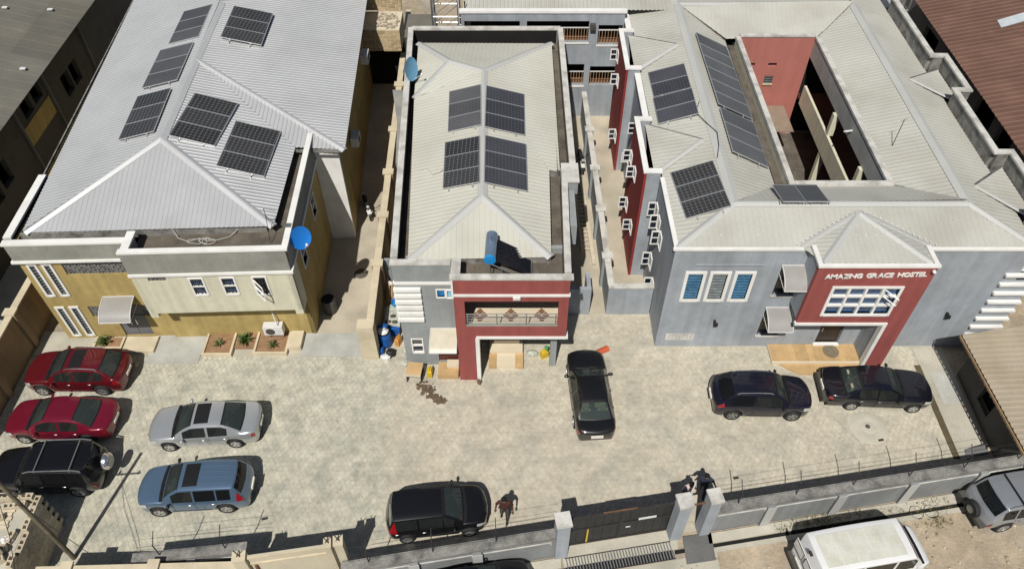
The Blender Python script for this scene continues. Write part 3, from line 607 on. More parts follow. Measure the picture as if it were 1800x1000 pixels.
# ---- cream hip roof
r0 = (-1.28,25.25,7.2); r1 = (-1.46,34.9,7.2); m1 = (-3.28,36.1,7.0); f1 = (-4.28,22.2,6.4); f2 = (1.62,22.35,6.4); b1 = (-5.2,38.9,6.4); b2 = (2.2,38.9,6.4); e1 = (1.72,27.9,6.4); e2 = (2.22,27.9,6.32); l1 = (-5.0,33.6,6.4)
M = MB(); corr(M, [r0, f1, f2], .24, .011); corr(M, [r0, r1, e1, f2], .24, .011); corr(M, [r1, b2, e2, (1.7,27.9,6.405)], .24, .011); corr(M, [r0, r1, l1, f1], .24, .011); corr(M, [r1, m1, l1], .24, .011, lift=.02); corr(M, [m1, b1, l1], .24, .011, lift=.02); corr(M, [r1, m1, b1, b2], .24, .011, lift=.01)
rf = roof_root(mb); M.build('roof_slope', M_['mid_roof'], rf)
M = MB(); cap(M, r0, r1, .45); cap(M, r0, f1, .42); cap(M, r0, f2, .42); cap(M, r1, b2, .42); cap(M, r1, m1, .4); cap(M, m1, b1, .42); cap(M, m1, l1, .42); M.build('ridge_flashing', M_['cream_cap'], rf)
M = MB(); Fr(f1[:2],f2[:2]).box(M, 0, 5.9, -.12, -.06, 6.0, 6.38); Fr(f2[:2],(1.7,27.9)).box(M, 0, 5.5, -.12, -.06, 6.0, 6.38); Fr((1.7,27.9),(2.2,27.9)).box(M, 0, .5, -.1, -.05, 6.0, 6.36); Fr((2.2,27.9),(2.2,38.9)).box(M, 0, 11, -.12, -.06, 6.0, 6.36); Fr(b1[:2],f1[:2]).box(M, 0, 16.6, -.12, -.06, 6.0, 6.38); M.build('fascia_board', M_['rough_conc'], rf)
# ================================================================== HOSTEL (blue grey and red)
hb = thing('hostel_building', 'blue grey hostel with red lettered portal and courtyard under cream roofs', 'hostel', (14.3,31,0))
HF = Fr((6.8,22.65),(22.6,22.65)); PF_ = Fr((12.4,21.44),(17.2,21.44)); Y0 = 22.65
holes = [(.78,1.42,3.42,5.08),(1.84,2.48,3.42,5.08),(2.90,3.54,3.42,5.08),(4.68,5.68,3.68,5.35),(4.66,5.66,.85,2.6),(7.55,8.65,.02,2.1),(15.0,15.7,4.5,5.3)]
M = MB(); HF.wall(M, 0, 6.5, .25, holes); Fr((6.78,27.3),(6.8,22.65)).wall(M, 0, 6.5, .2, [(.3,1.1,1.3,2.2)], 0, 4.62)
Fr((6.55,35.6),(6.55,31.4)).box(M, 0, 4.2, -.2, 0, 0, 6.5); Fr((6.5,42),(6.5,39.6)).box(M, 0, 2.4, -.2, 0, 0, 6.5)
for y0, y1 in ((27.25,31.35),(35.65,39.55)):            # the blocks that stand forward of the side wall
    M.box(6.12,6.75,y0,y0+.2,0,6.8); M.box(6.12,6.75,y1-.2,y1,0,6.8)
Fr((22.6,22.65),(22.6,46)).box(M, .25, 23.3, -.25, 0, 0, 6.5)
Fr((12.4,22.65),(12.4,21.44)).box(M, 0, .99, -.2, 0, 3.3, 6.75); Fr((17.2,21.44),(17.2,22.65)).box(M, .22, 1.2, -.2, 0, 0, 6.75); M.box(16.25,16.45,21.66,22.64,0,3.2)
M.build('grey_wall', M_['hostel_grey'], hb)
M = MB(); PF_.wall(M, 3.24, 6.75, .22, [(.98,3.72,3.86,5.50)]); PF_.box(M, 3.85, 4.8, -.22, 0, 0, 3.24); M.build('red_wall', M_['red'], hb)
M = MB(); M.box(12.6,17.0,21.66,22.64,3.1,3.3); M.build('portal_soffit', M_['mid_grey'], hb)
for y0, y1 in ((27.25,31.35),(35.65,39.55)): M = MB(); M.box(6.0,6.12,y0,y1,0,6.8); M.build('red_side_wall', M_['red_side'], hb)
# copings
M = MB(); HF.box(M, -.1, 5.58, -.08, .05, 6.5, 6.61); HF.box(M, 10.45, 15.9, -.08, .05, 6.5, 6.61); PF_.box(M, -.06, 4.86, -.12, .05, 6.75, 6.86)
Fr((12.4,22.6),(12.4,21.44)).box(M, 0, 1.10, -.14, .05, 6.752, 6.85); Fr((17.2,21.44),(17.2,22.6)).box(M, .13, 1.15, -.14, .05, 6.752, 6.85)
Fr((6.78,27.2),(6.8,22.65)).box(M, 0, 4.45, -.14, .05, 6.5, 6.60)
for y0, y1 in ((27.25,31.35),(35.65,39.55)): M.box(5.95,6.2,y0-.05,y1+.05,6.802,6.90); M.box(6.202,6.80,y0-.05,y0+.22,6.802,6.90); M.box(6.202,6.80,y1-.22,y1+.05,6.802,6.90)
Fr((6.5,35.6),(6.5,31.4)).box(M, 0, 4.2, -.25, .05, 6.5, 6.62); Fr((6.5,44),(6.5,39.6)).box(M, 0, 4.4, -.25, .05, 6.5, 6.62)
M.build('coping', M_['white'], hb)
M = MB(); PF_.box(M, -.06, 3.98, -.1, .06, 3.10, 3.24); PF_.box(M, 3.82, 3.98, -.23, .06, 0, 3.10); M.build('white_band', M_['white'], hb)
M = MB(); HF.box(M, 1.0, 3.9, 0, .05, 5.6, 5.66); M.build('drip_ledge', M_['hostel_grey'], hb)
# louvre windows
for k, u in enumerate((.78,1.84,2.90)):
    f = window(hb, HF, u, u+.64, 3.42, 5.08, 1, 1, .14, .16, .05, 'curtain_tan' if k == 1 else 'curtain_blue')
    C = MB(); HF.box(C, u+.2, u+.44, -.143, -.135, 3.44, 5.06); C.build('curtain_middle', M_['curtain_blue' if k == 1 else 'curtain_tan'], f)
    for j in range(9):
        z = 3.46 + j*.178; s = MB(); a = [HF.P(u+.02,-.02,z), HF.P(u+.62,-.02,z), HF.P(u+.62,-.09,z+.055), HF.P(u+.02,-.09,z+.055)]
        s.add(a + [(p[0],p[1],p[2]+.012) for p in a], [(0,1,2,3),(4,7,6,5),(0,4,5,1),(2,6,7,3),(1,5,6,2),(0,3,7,4)]); s.build('louvre_slat', M_['louvre_grey' if k == 1 else 'louvre'], f)
# barred windows under awnings
for u, z0, z1, zt, out in ((4.68,3.68,5.35,5.60,1.0),(4.66,.85,2.6,2.85,1.0)):
    P = MB(); HF.box(P, u, u+1.0, -.2, -.16, z0, z1); g_ = P.build('window', M_['glass_dark'], hb)
    for k in range(8): B = MB(); B.tube([HF.P(u+.06+k*.125,-.04,z0), HF.P(u+.06+k*.125,-.04,z1)], .014, 5); B.build('window_bar', M_['iron'], g_)
    B = MB(); [B.tube([HF.P(u,-.04,z0+.15+k*.45), HF.P(u+1.0,-.04,z0+.15+k*.45)], .014, 5) for k in range(4)]; B.build('cross_bar', M_['iron'], g_)
    B = MB(); HF.box(B, u-.05, u+1.05, -.1, .08, z0-.08, z0-.004); B.build('sill', M_['white_dirty'], g_)
    awning(hb, HF, u-.02, u+1.10, zt, .55, out, 'awning')
# portal window: four by three panes, one open
f = window(hb, PF_, .98, 3.72, 3.86, 5.50, 4, 3, .12, .10, .05, 'glass_blue', .10)
M = MB(); a = PF_.P(3.12,.05,5.05); b = PF_.P(3.55,.50,4.95); M.tube([a,b,(b[0],b[1],b[2]+.38),(a[0],a[1],a[2]+.38),a], .03, 4); M.build('open_sash', M_['white'], f)
# door, steps, vent blocks, fins, lamp
M = MB(); HF.box(M, 7.6, 8.6, -.2, -.12, .18, 2.08); d = M.build('entrance_door', M_['door_dark'], hb); P = MB(); HF.box(P, 7.7, 7.75, -.12, -.07, 1.0, 1.3); P.build('door_handle', M_['chrome'], d)
M = MB(); HF.box(M, 7.5, 8.7, -.05, .12, .165, .24); M.build('door_sill', M_['white'], hb)
M = MB(); M.box(12.15,16.3,21.62,22.64,0,.16); st = M.build('entrance_step', M_['mortar'], hb)
for k in range(14):
    M = MB(); x = 12.17 + k*.293; M.box(x, x+.285, 21.64, 22.63, .162, .172); M.build('floor_tile', M_['tile_tan'], st)
M = MB(); M.box(12.13,16.2,21.52,21.618,0,.19); M.build('step_edge', M_['tile_cream'], st)
M = MB(); M.prism([(12.9,21.2),(13.3,20.95),(16.1,20.95),(16.2,21.515),(12.5,21.515)], 0, .10); M.build('lower_step', M_['tile_tan'], st)
M = MB(); M.lathe([(0,.19),(.38,.19),(.38,.174)], (15.05,22.2,0), n=20); M.build('door_mat', M_['mat_grey'], st)
for k in range(3):
    for i in range(8): M = MB(); u = .42 + i*.17; z = .48 + k*.165; HF.box(M, u, u+.155, 0, .02, z, z+.145); M.build('vent_block', M_['white_dirty'], hb)
for k in range(8):
    P = MB(); z = 5.04 - k*.582; HF.box(P, 14.36, 15.86, -.02, .17, z-.05, z+.07); P.build('white_fin', M_['white'], hb)
window(hb, HF, 15.0, 15.7, 5.32, 5.9, 1, 1, .06, .1, .03, 'glass_dark')
for u, z in ((2.45,1.85),(12.9,2.4)): M = MB(); HF.box(M, u, u+.1, 0, .16, z, z+.12); HF.box(M, u+.02, u+.2, .1, .2, z-.16, z+.02); M.build('wall_lamp', M_['plastic_black'], hb)
M = MB(); c = PF_.P(4.62,.12,6.62); M.ball(c, .08,.11,.07); M.tube([PF_.P(4.62,0,6.5), c], .03, 5); M.build('flood_lamp', M_['plastic_white'], hb, smooth=True)
# sign letters, one solid letter each
def letter(ch, h):
    cu = bpy.data.curves.new('letter', 'FONT'); cu.body = ch; cu.size = h/.7; cu.extrude = .02; cu.offset = .006; cu.resolution_u = 2
    o = bpy.data.objects.new('letter', cu); COL.objects.link(o); bpy.context.view_layer.update()
    me = bpy.data.meshes.new_from_object(o.evaluated_get(bpy.context.evaluated_depsgraph_get())); w = max(v.co.x for v in me.vertices) if me.vertices else 0
    bpy.data.objects.remove(o); return me, w
sgn = thing('sign_lettering', None, None, (14.85,21.4,6.2)); sgn.parent = hb; sgn.location = Vector(sgn.location) - Vector(LOC[hb.name])
glyphs = [(ch, *letter(ch, .24)) if ch != ' ' else (' ', None, .17) for ch in "AMAZING GRACE HOSTEL"]
gap = (16.90-12.76 - 1.12*sum(g[2] for g in glyphs))/(len(glyphs)-1); x = 12.76
for i, (ch, me, w) in enumerate(glyphs):
    if me:
        me.materials.append(M_['white']); o = bpy.data.objects.new('letter', me); COL.objects.link(o); o.parent = sgn; x0 = min(v.co.x for v in me.vertices)
        for v in me.vertices: v.co.x *= 1.12
        o.location = Vector((x - x0*1.12, 21.415, 6.10 + .008*i)) - Vector((14.85,21.4,6.2)); o.rotation_euler = (R_(90),0,0)
    x += w*1.12 + gap
# open casements on the side walls
def casement(yc, zc, X, w=.5, h=.70, out=.26):
    F = Fr((X,yc+w/2),(X,yc-w/2)); M = MB()
    for a, b in ((0,.05),(w-.05,w)): F.box(M, a, b, 0, .05, zc-h/2, zc+h/2)
    F.box(M, .05, w-.05, 0, .05, zc-h/2, zc-h/2+.06); F.box(M, .05, w-.05, 0, .05, zc+h/2-.06, zc+h/2)
    wf = M.build('casement_window', M_['white'], hb)
    P = MB(); F.box(P, .05, w-.05, .0, .015, zc-h/2+.06, zc+h/2-.06); P.build('pane', M_['glass_dark'], wf)
    S_ = MB(); y = yc + w/2 - .03; o = .42; za, zb = zc-h/2, zc+h/2      # the sash stands wide open, square to the wall
    for a, b in ((X-o, X-o+.06), (X-.09, X-.03)): S_.box(a, b, y-.02, y+.02, za, zb)
    for z in (za, zc-.025, zb-.06): S_.box(X-o+.06, X-.09, y-.02, y+.02, z, z+.06)
    sh = S_.build('open_sash', M_['white'], wf)
    P = MB(); P.box(X-o+.06, X-.09, y-.004, y+.004, za+.06, zb-.06); P.build('pane', M_['glass_dark'], sh)
for y, z in ((30.77,4.83),(29.3,5.0),(30.21,2.2),(28.3,2.4)): casement(y, z, 6.0)
for y, z in ((39.0,5.5),(37.9,4.6),(36.42,1.9)): casement(y, z, 6.0)
for y, z in ((33.42,4.53),(34.27,1.9)): casement(y, z, 6.55)
for y, z in ((26.8,4.8),(26.0,4.75),(25.2,4.5),(26.2,2.1),(25.0,1.6)): casement(y, z, 6.78, .52, .85)
# right parapet with its stepped bays, weathered inside
M = MB(); C = MB()
for y0, y1, X in ((22.9,24.2,21.86),(24.2,28.1,22.55),(28.1,32.8,21.86),(32.8,36.1,22.55),(36.1,42.1,21.86),(42.1,46,22.55)):
    M.box(X, X+.18, y0, y1, 6.0, 7.35); C.box(X-.05, X+.23, y0-.05, y1+.05, 7.35+.002*(X>22.5), 7.45+.002*(X>22.5))
    if X > 22.5: M.box(22.04, X, y0, y0+.18, 6.0, 7.348); M.box(22.04, X, y1-.18, y1, 6.0, 7.348); C.box(21.8, X-.055, y0-.05, y0+.23, 7.353, 7.456); C.box(21.8, X-.055, y1-.23, y1+.05, 7.353, 7.456)
M.build('weathered_parapet', M_['rough_conc'], hb); C.build('parapet_coping', M_['white_dirty'], hb)
# ---- courtyard well
CW = Fr((12.7,39.2),(16.95,39.2))
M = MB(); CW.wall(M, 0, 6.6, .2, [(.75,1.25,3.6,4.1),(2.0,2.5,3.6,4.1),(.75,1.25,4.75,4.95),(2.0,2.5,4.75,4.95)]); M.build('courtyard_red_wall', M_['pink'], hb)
for u in (.77, 2.02):
    P = MB(); CW.box(P, u-.02, u+.48, -.15, -.1, 3.6, 4.1); CW.box(P, u-.02, u+.48, -.15, -.1, 4.75, 4.95); w = P.build('courtyard_window', M_['glass_dark'], hb)
    for k in range(4): B = MB(); CW.box(B, u, u+.46, -.07, -.02, 3.62+k*.125, 3.66+k*.125); B.build('louvre_slat', M_['louvre_grey'], w)
    B = MB(); CW.box(B, u-.05, u+.51, 0, .08, 3.52, 3.598); B.build('sill', M_['coping_cream'], w)
M = MB(); M.box(12.5,12.72,26.9,39.2,0,6.45); M.box(12.5,17.2,26.7,26.9,5.7,6.45); M.build('courtyard_wall', M_['cream_paint'], hb)
M = MB(); M.box(16.95,17.15,26.9,39.2,5.35,6.5); M.build('courtyard_beam', M_['concrete_grey'], hb)
M = MB(); M.box(12.48,12.74,26.72,39.25,6.452,6.64); M.box(16.92,17.2,26.9,39.2,6.502,6.64); M.box(12.745,17.2,26.68,26.92,6.452,6.642); M.box(12.745,16.9,39.16,39.42,6.602,6.70); M.build('courtyard_coping', M_['white_dirty'], hb)
for y0, y1 in ((26.95,31.9),(31.92,38.3)): M = MB(); M.box(16.78,16.92,y0,y1,2.85,4.05); M.build('corridor_parapet', M_['cream_paint'], hb)
M = MB(); M.box(16.92,18.6,26.9,39,2.85,3.05); M.build('corridor_floor', M_['tile_brown'], hb)
for y in (29.2,33.6): M = MB(); M.box(16.80,17.10,y,y+.30,4.05,5.345); M.box(16.80,17.10,y,y+.30,0,2.85); M.build('corridor_pillar', M_['cream_paint'], hb)
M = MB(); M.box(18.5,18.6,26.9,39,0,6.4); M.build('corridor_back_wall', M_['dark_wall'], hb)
M = MB(); M.box(15.05,16.2,36.4,38.9,2.2,2.26); M.build('canopy_sheet', M_['canopy'], hb)
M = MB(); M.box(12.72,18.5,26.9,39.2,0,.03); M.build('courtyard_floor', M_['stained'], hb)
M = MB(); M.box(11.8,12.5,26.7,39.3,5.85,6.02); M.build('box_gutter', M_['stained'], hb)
# ---- hostel roofs
hz = 7.15; L0 = (9.5,24.85,hz); L1 = (9.55,41.9,hz); Q0 = (19.55,24.85,hz); Q1 = (19.6,41.9,hz); fl = (6.86,22.74,6.55); fr = (21.9,22.74,6.55); li = (12.0,26.9,6.22); ri = (17.15,26.75,6.52); lb_ = (12.0,39.4,6.22); rb_ = (17.15,39.4,6.52)
M = MB(); corr(M, [fl, fr, Q0, L0],   .25, .011); corr(M, [L0, Q0, ri, li],   .25, .011); corr(M, [fl, L0, L1, (6.75,41.9,6.52)],   .25, .011); corr(M, [L0, li, lb_, L1],   .25, .011); corr(M, [Q0, ri, rb_, Q1],   .25, .011); corr(M, [fr, Q0, Q1, (21.9,41.9,6.52)],   .25, .011); corr(M, [L1, lb_, rb_, Q1],   .25, .011)
corr(M, [(6.75,41.9,6.52),(6.75,48,6.52),(9.55,48,hz),L1],   .25, .011); corr(M, [(21.9,41.9,6.52),(21.9,48,6.52),(19.6,48,hz),Q1],   .25, .011); corr(M, [(9.55,41.9,hz),(19.6,41.9,hz),(19.6,46,6.5),(9.55,46,6.5)],   .25, .011)
PA = (14.65,24.15,7.22); c1 = (12.60,21.62,6.80); c2 = (17.0,21.62,6.80); v1 = (12.05,22.75,6.56); v2 = (17.45,22.75,6.56)
corr(M, [PA, c1, c2],   .25, .011); corr(M, [PA, c1, v1],   .25, .011, lift=.02); corr(M, [PA, c2, v2],   .25, .011, lift=.02)
dorm = []
for ya, yb in ((27.45,31.15),(35.85,39.35)):
    A = (8.9,(ya+yb)/2,7.08); p, q = (6.5,ya,6.58), (6.5,yb,6.58); corr(M, [A, p, q],   .25, .011, lift=.02); dorm.append((A, p, q))
for ya, yb in ((24.4,27.9),(33.0,35.9)):
    A = (20.4,(ya+yb)/2,7.0); p, q = (22.5,ya,6.58), (22.5,yb,6.58); corr(M, [A, p, q],   .25, .011, lift=.03); dorm.append((A, p, q))
rf = roof_root(hb); M.build('roof_slope', M_['cream_roof'], rf)
M = MB(); cap(M, L0, Q0, .45); cap(M, L0, L1, .5); cap(M, Q0, Q1, .5); cap(M, L0, fl, .38); cap(M, Q0, fr, .38); cap(M, PA, c1, .34); cap(M, PA, c2, .34); cap(M, L1, Q1, .45)
for A, p, q in dorm: cap(M, A, p if p[0] < 10 else q, .28 if p[0] < 10 else .2); cap(M, A, q if p[0] < 10 else p, .14, .05, .03)
M.build('ridge_flashing', M_['cream_cap'], rf)
V = MB()
for a, b in ((PA,v1),(PA,v2)): cap(V, a, b, .42, .03, .03)
V.build('valley_flashing', M_['cream_cap'], rf)
V = MB()
for a, b in ((L0,li),(Q0,ri),(L1,lb_),(Q1,rb_)): cap(V, a, b, .04, .02, .02)
for A, p, q in dorm: cap(V, A, q, .04, .02, .05)
V.build('valley_line', M_['rough_conc'], rf)
# bright washers of the roof screws
SC = MB()
def screws(a, b, n, off=(0,0,.05)):
    for k in range(n): t = (k+.5)/n; SC.lathe([(0,.012),(.028,.008),(.03,0)], (a[0]+(b[0]-a[0])*t+off[0], a[1]+(b[1]-a[1])*t+off[1], a[2]+(b[2]-a[2])*t+off[2]), n=6)
for dx_ in (-.28,.28): screws((PA[0]+dx_,PA[1],PA[2]), (v1[0]+dx_,v1[1],v1[2]), 13, (0,0,.09)); screws((PA[0]+dx_,PA[1],PA[2]), (v2[0]+dx_,v2[1],v2[2]), 13, (0,0,.09))
screws((12.9,22.2,6.79), (16.7,22.2,6.79), 14); screws((13.6,23.0,6.95),(15.7,23.0,6.95),5,(0,0,.08)); screws((7.6,23.3,6.68),(12.2,23.3,6.68),6,(0,0,.07)); screws((8.6,24.2,6.97),(12.6,24.2,6.97),5,(0,0,.07)); screws((17.6,24.0,6.9),(20.5,24.0,6.9),4,(0,0,.08)); screws((7.4,24.3,6.68),(7.4,40,6.68),16,(0,0,.06)); screws((9.0,25,7.05),(9.0,40,7.05),12,(0,0,.06))
tag(SC.build('roof_screw', M_['white'], rf), kind='stuff')
M = MB(); M.box(11.99,12.05,26.9,39.4,6.0,6.2); M.box(17.16,17.24,26.75,39.4,6.1,6.5); M.box(11.9,17.16,26.76,26.82,6.2,6.5); M.build('fascia_board', M_['bitumen'], rf)
M = MB(); M.prism([(6.9,22.9),(22.3,22.9),(22.3,26.6),(12.4,26.6),(12.4,45),(6.9,45)], .05, 5.8); M.prism([(18.6,26.6),(22.3,26.6),(22.3,45),(18.6,45)], .05, 6.0); M.prism([(12.5,39.5),(18.6,39.5),(18.6,45),(12.5,45)], .05, 6.0); M.build('inner_core', M_['void'], hb)
# ================================================================== REAR BUILDING with open galleries
rb = thing('rear_gallery_building', 'grey two-storey building with railed open galleries behind the middle house', 'building', (1.8,42,0))
GR = Fr((-2.9,41.0),(6.45,41.0)); M = MB(); GR.wall(M, 0, 7.05, .25, [(.15,3.35,5.2,6.55),(3.75,7.35,5.2,6.55),(7.9,9.3,5.05,6.3),(5.9,7.25,2.3,3.75),(7.6,9.2,2.3,3.6)]); M.build('grey_wall', M_['hostel_grey'], rb)
M = MB(); GR.box(M, -.1, 9.45, -.3, .06, 7.05, 7.18); GR.box(M, 5.7, 7.3, 0, .05, 2.16, 2.27); GR.box(M, 3.7, 7.4, 0, .04, 5.1, 5.19); GR.box(M, 7.85, 9.35, 0, .04, 4.95, 5.04); M.build('coping', M_['white'], rb)
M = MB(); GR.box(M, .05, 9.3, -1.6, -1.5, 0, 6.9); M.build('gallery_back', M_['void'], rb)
M = MB(); GR.box(M, .05, 9.3, -1.5, -.26, 4.85, 5.0); GR.box(M, .05, 9.3, -1.5, -.26, 1.9, 2.1); M.build('gallery_floor', M_['tile_brown'], rb)
for a, b, z in ((.15,3.35,5.2),(3.75,7.35,5.2),(7.9,9.3,5.05),(5.9,7.25,2.3),(7.6,9.2,2.3)):
    n = int((b-a)/.16)
    for k in range(n): B = MB(); u = a + (k+.5)*(b-a)/n; GR.box(B, u-.015, u+.015, -.14, -.11, z, z+.85); B.build('railing_bar', M_['timber'], rb)
    B = MB(); GR.box(B, a, b, -.15, -.09, z+.85, z+.9); B.build('hand_rail', M_['steel_white'], rb)
M = MB(); corr(M, [(-2.7,41.4,7.0),(9.5,41.4,7.0),(9.5,47,7.9),(-2.7,47,7.9)], .24); M.build('roof', M_['cream_roof'], rb)
M = MB(); c = GR.P(7.55,.15,6.35); M.box(c[0]-.15,c[0]+.15,c[1]-.1,c[1]+.15,c[2]-.25,c[2]+.1); M.build('meter_box', M_['plastic_grey'], rb)
M = MB(); M.box(-6.3,-4.6,41.5,44,0,5.2); M.build('annex_wall', M_['dark_wall2'], rb); M = MB(); M.box(-6.35,-4.55,41.45,44.05,5.2,5.3); M.build('annex_coping', M_['grey_roof'], rb)
# ================================================================== NEIGHBOURS
fb = thing('old_grey_roof_building', 'long dark neighbour with weathered grey sheet roof at the far left', 'building', (-29,38,0))
M = MB(); F = Fr((-26.3,20.5),(-26.3,60)); F.wall(M, 0, 5.9, .3, [(10.2,11.2,2.8,4.1),(8.9,9.9,2.6,3.9),(14.3,15.3,4.2,5.6),(15.6,16.6,4.3,5.6),(18.6,19.6,2.7,4.0),(19.8,20.8,2.7,4.0),(5.2,6.2,2.6,3.9)]); M.box(-38,-26.6,20.5,20.8,0,5.9); M.build('wall', M_['dark_wall'], fb)
M = MB(); F.box(M, 13.4, 16.9, .005, .03, 2.9, 4.0); M.build('stained_panel', M_['ochre'], fb); void_box(fb, F, 1, 30, .2, 5.8, 1.2)
for u in (13.4,17.0,22.3): M = MB(); F.box(M, u, u+.16, 0, .14, 0, 5.6); M.build('pilaster', M_['dark_wall2'], fb)
rfm = None
for i in range(7):
    for j in range(7):
        y0 = 20 + j*5.9; x1 = -25.45 - i*2.0; z1 = 6.0 + i*.5
        a = [(x1+.06,y0,z1+.004*(j%2)),(x1+.06,y0+5.93,z1+.004*(j%2)),(x1-2.05,y0+5.93,z1+.5+.03),(x1-2.05,y0,z1+.5+.03)]
        M = MB(); M.add(a + [(p[0],p[1],p[2]-.03) for p in a], [(0,1,2,3),(7,6,5,4),(0,4,5,1),(1,5,6,2),(2,6,7,3),(3,7,4,0)])
        for k in range(1, 8): y = y0 + k*.74; M.add([(x1+.06,y-.02,z1+.006),(x1+.06,y+.02,z1+.006),(x1-2.05,y+.02,z1+.538),(x1-2.05,y-.02,z1+.538),(x1+.06,y,z1+.03),(x1-2.05,y,z1+.56)], [(0,4,5,3),(1,2,5,4),(0,1,4)])
        M.build('roof_sheet', M_['grey_roof'], fb)
M = MB()
for x, y, z in ((-26.4,36.4,6.3),(-28.9,33.5,6.9),(-28.7,32.2,6.85),(-27.2,42.3,6.5),(-29.3,41.6,7.0)): M.box(x,x+.3,y,y+.16,z,z+.06)
tag(M.build('roof_litter', M_['plastic_white'], fb), kind='stuff')
bb = thing('brown_roof_building', 'dark neighbour under a rusty brown ribbed roof, top right', 'building', (30,38,0))
M = MB(); F = Fr((26.1,60),(26.1,22)); F.wall(M, 0, 4.8, .3, [(23.2,25.2,2.9,4.5),(25.9,27.4,3.2,4.5),(18.8,20.6,2.5,4.3),(15.2,17.2,2.6,4.2),(28.6,30.2,2.4,4.4)]); M.build('wall', M_['dark_wall2'], bb); void_box(bb, F, 1, 37, .2, 4.7, 1.0)
for i in range(19):
    y0 = 24.2 + i*1.17; M = MB(); corr(M, [(25.55,y0,5.0+.006*(i%2)),(25.55,y0+1.2,5.0+.006*(i%2)),(36,y0+1.2,7.2+.006*(i%2)),(36,y0,7.2+.006*(i%2))], .39, .03); M.build('roof_sheet', M_['brown_roof'], bb)
M = MB(); M.add([(28.75,41.75,5.73),(30.45,42.05,6.09),(30.6,42.9,6.12),(28.85,42.55,5.75)], [(0,1,2,3)]); M.add([(28.75,41.75,5.70),(30.45,42.05,6.06),(30.6,42.9,6.09),(28.85,42.55,5.72)], [(3,2,1,0)]); M.build('skylight_sheet', M_['skylight'], bb)
tb = thing('tan_roof_shed', 'low shed with tan corrugated roof at the right edge of the courtyard', 'shed', (22,18,0))
M = MB(); F = Fr((20.62,21.0),(20.55,15.2)); F.wall(M, 0, 2.8, .2, [(1.7,2.7,.6,2.0)]); M.box(20.83,26,20.75,20.95,0,2.6); M.build('wall', M_['dark_wall'], tb); void_box(tb, F, 1.5, 2.9, .4, 2.2, .4)  # shade under the eave is put into the wall colour
M = MB(); corr(M, [(19.62,21.05,2.88),(19.85,15.2,2.88),(26.5,15.2,3.3),(26.5,22.0,3.3)], .26, .035); rf = roof_root(tb); M.build('roof_slope', M_['tan_roof'], rf)
M = MB(); Fr((19.60,21.05),(19.83,15.2)).box(M, 0, 5.85, 0, .04, 2.74, 2.84); M.build('fascia_board', M_['timber'], rf)
for k in range(20): M = MB(); Fr((19.62,21.0),(19.85,15.25)).box(M, .1+k*.29, .16+k*.29, -.9, .05, 2.68, 2.76); M.build('rafter_end', M_['timber'], rf)
# ================================================================== SOLAR PANELS (each one a thing)
def panel_proto(kind):
    t = thing('solar_module', None, None)
    M = MB(); M.box(-.965,.965,-.53,.53,0,.008); M.build('cell_sheet', M_[kind], t, local=True)
    M = MB()
    for a in ((-.985,.985,-.552,-.522),(-.985,.985,.522,.552),(-.985,-.955,-.522,.522),(.955,.985,-.522,.522)): M.box(*a,-.03,.014)
    M.build('panel_frame', M_['frame_panel'], t, local=True)
    M = MB()
    for x in (-.5,.5):
        M.box(x-.02,x+.02,-.56,.56,-.07,-.032)
        for y in (-.45,.45): M.box(x-.015,x+.015,y-.015,y+.015,-.15,-.07)
    M.build('mounting_rail', M_['metal'], t, local=True); return t
PROTO = {}
ORD = {1: ['only'], 2: ['left','right'], 3: ['uppermost','middle','lowest'], 4: ['uppermost','second from the top','third from the top','lowest'],
       6: ['uppermost','second from the top','third from the top','fourth from the top','fifth from the top','lowest']}
def array(c0, across, along, n, kind, where, group, look=None):
    "n panels from the top edge: c0 = top left corner, across = panel length, along = row direction for the whole array"
    c0, across, along = Vector(c0), Vector(across), Vector(along); step = along / n
    x = across.normalized(); y = -along.normalized(); z = x.cross(y).normalized(); base = None
    for k in range(n):
        c = c0 + across/2 + step*(k+.5)
        if base is None:                                     # one set of meshes per array, shared by its modules
            base = p = panel_proto(kind); ye = z.cross(x); sh = Matrix(((1, y.dot(x), 0), (0, y.dot(ye), 0), (0, 0, 1))) @ Matrix.Diagonal((across.length/1.99, step.length/1.105, 1))
            for o in p.children: o.data.transform(sh.to_4x4())
        else: p = dup(base)
        if k == n-1:                                         # feet showing below the lowest module
            for q in (-.55, .55):
                M = MB(); M.box(q-.02,q+.02,-.74,-.556,-.06,-.035); M.box(q-.025,q+.025,-.76,-.72,-.13,-.03); M.build('mounting_foot', M_['frame_panel'], p, local=True)
        p.rotation_euler = Matrix((x, z.cross(x), z)).transposed().to_euler(); p.location = c + z*.02
        lab = '%s panel of the %s' % (ORD[n][k], where); tag(p, lab, 'solar panel', group)
gL, gM, gH = 'solar panels on the silver roof', 'solar panels on the middle cream roof', 'solar panels on the hostel roof'
array((-18.42,40.55,7.37), (1.72,.05,.41), (.13,-3.42,0), 3, 'cells_grey', 'dusty silver roof array left of the ridge, farthest back', gL)
array((-18.55,36.55,7.35), (1.90,.05,.46), (.14,-3.48,0), 3, 'cells_grey', 'dusty silver roof array left of the ridge, central', gL)
array((-18.40,32.40,7.34), (1.78,.08,.44), (.22,-3.48,0), 3, 'cells', 'silver roof array left of the ridge, nearest the front', gL)
array((-15.49,40.45,7.77), (2.16,-.2,-.36), (.05,-3.28,0), 3, 'cells', 'array alone on the far right silver slope', gL)
array((-15.40,32.10,7.75), (2.03,-.16,-.50), (-.28,-3.35,0), 3, 'cells', 'silver roof array right of the ridge, below the hip', gL)
array((-13.20,30.60,7.20), (2.10,-.16,-.50), (-.09,-3.35,0), 3, 'cells', 'silver roof array nearest the front right eave', gL)
array((-3.17,33.48,6.88), (1.62,0,.43), (.11,-3.34,0), 3, 'cells_grey', 'back left array on the middle cream roof', gM)
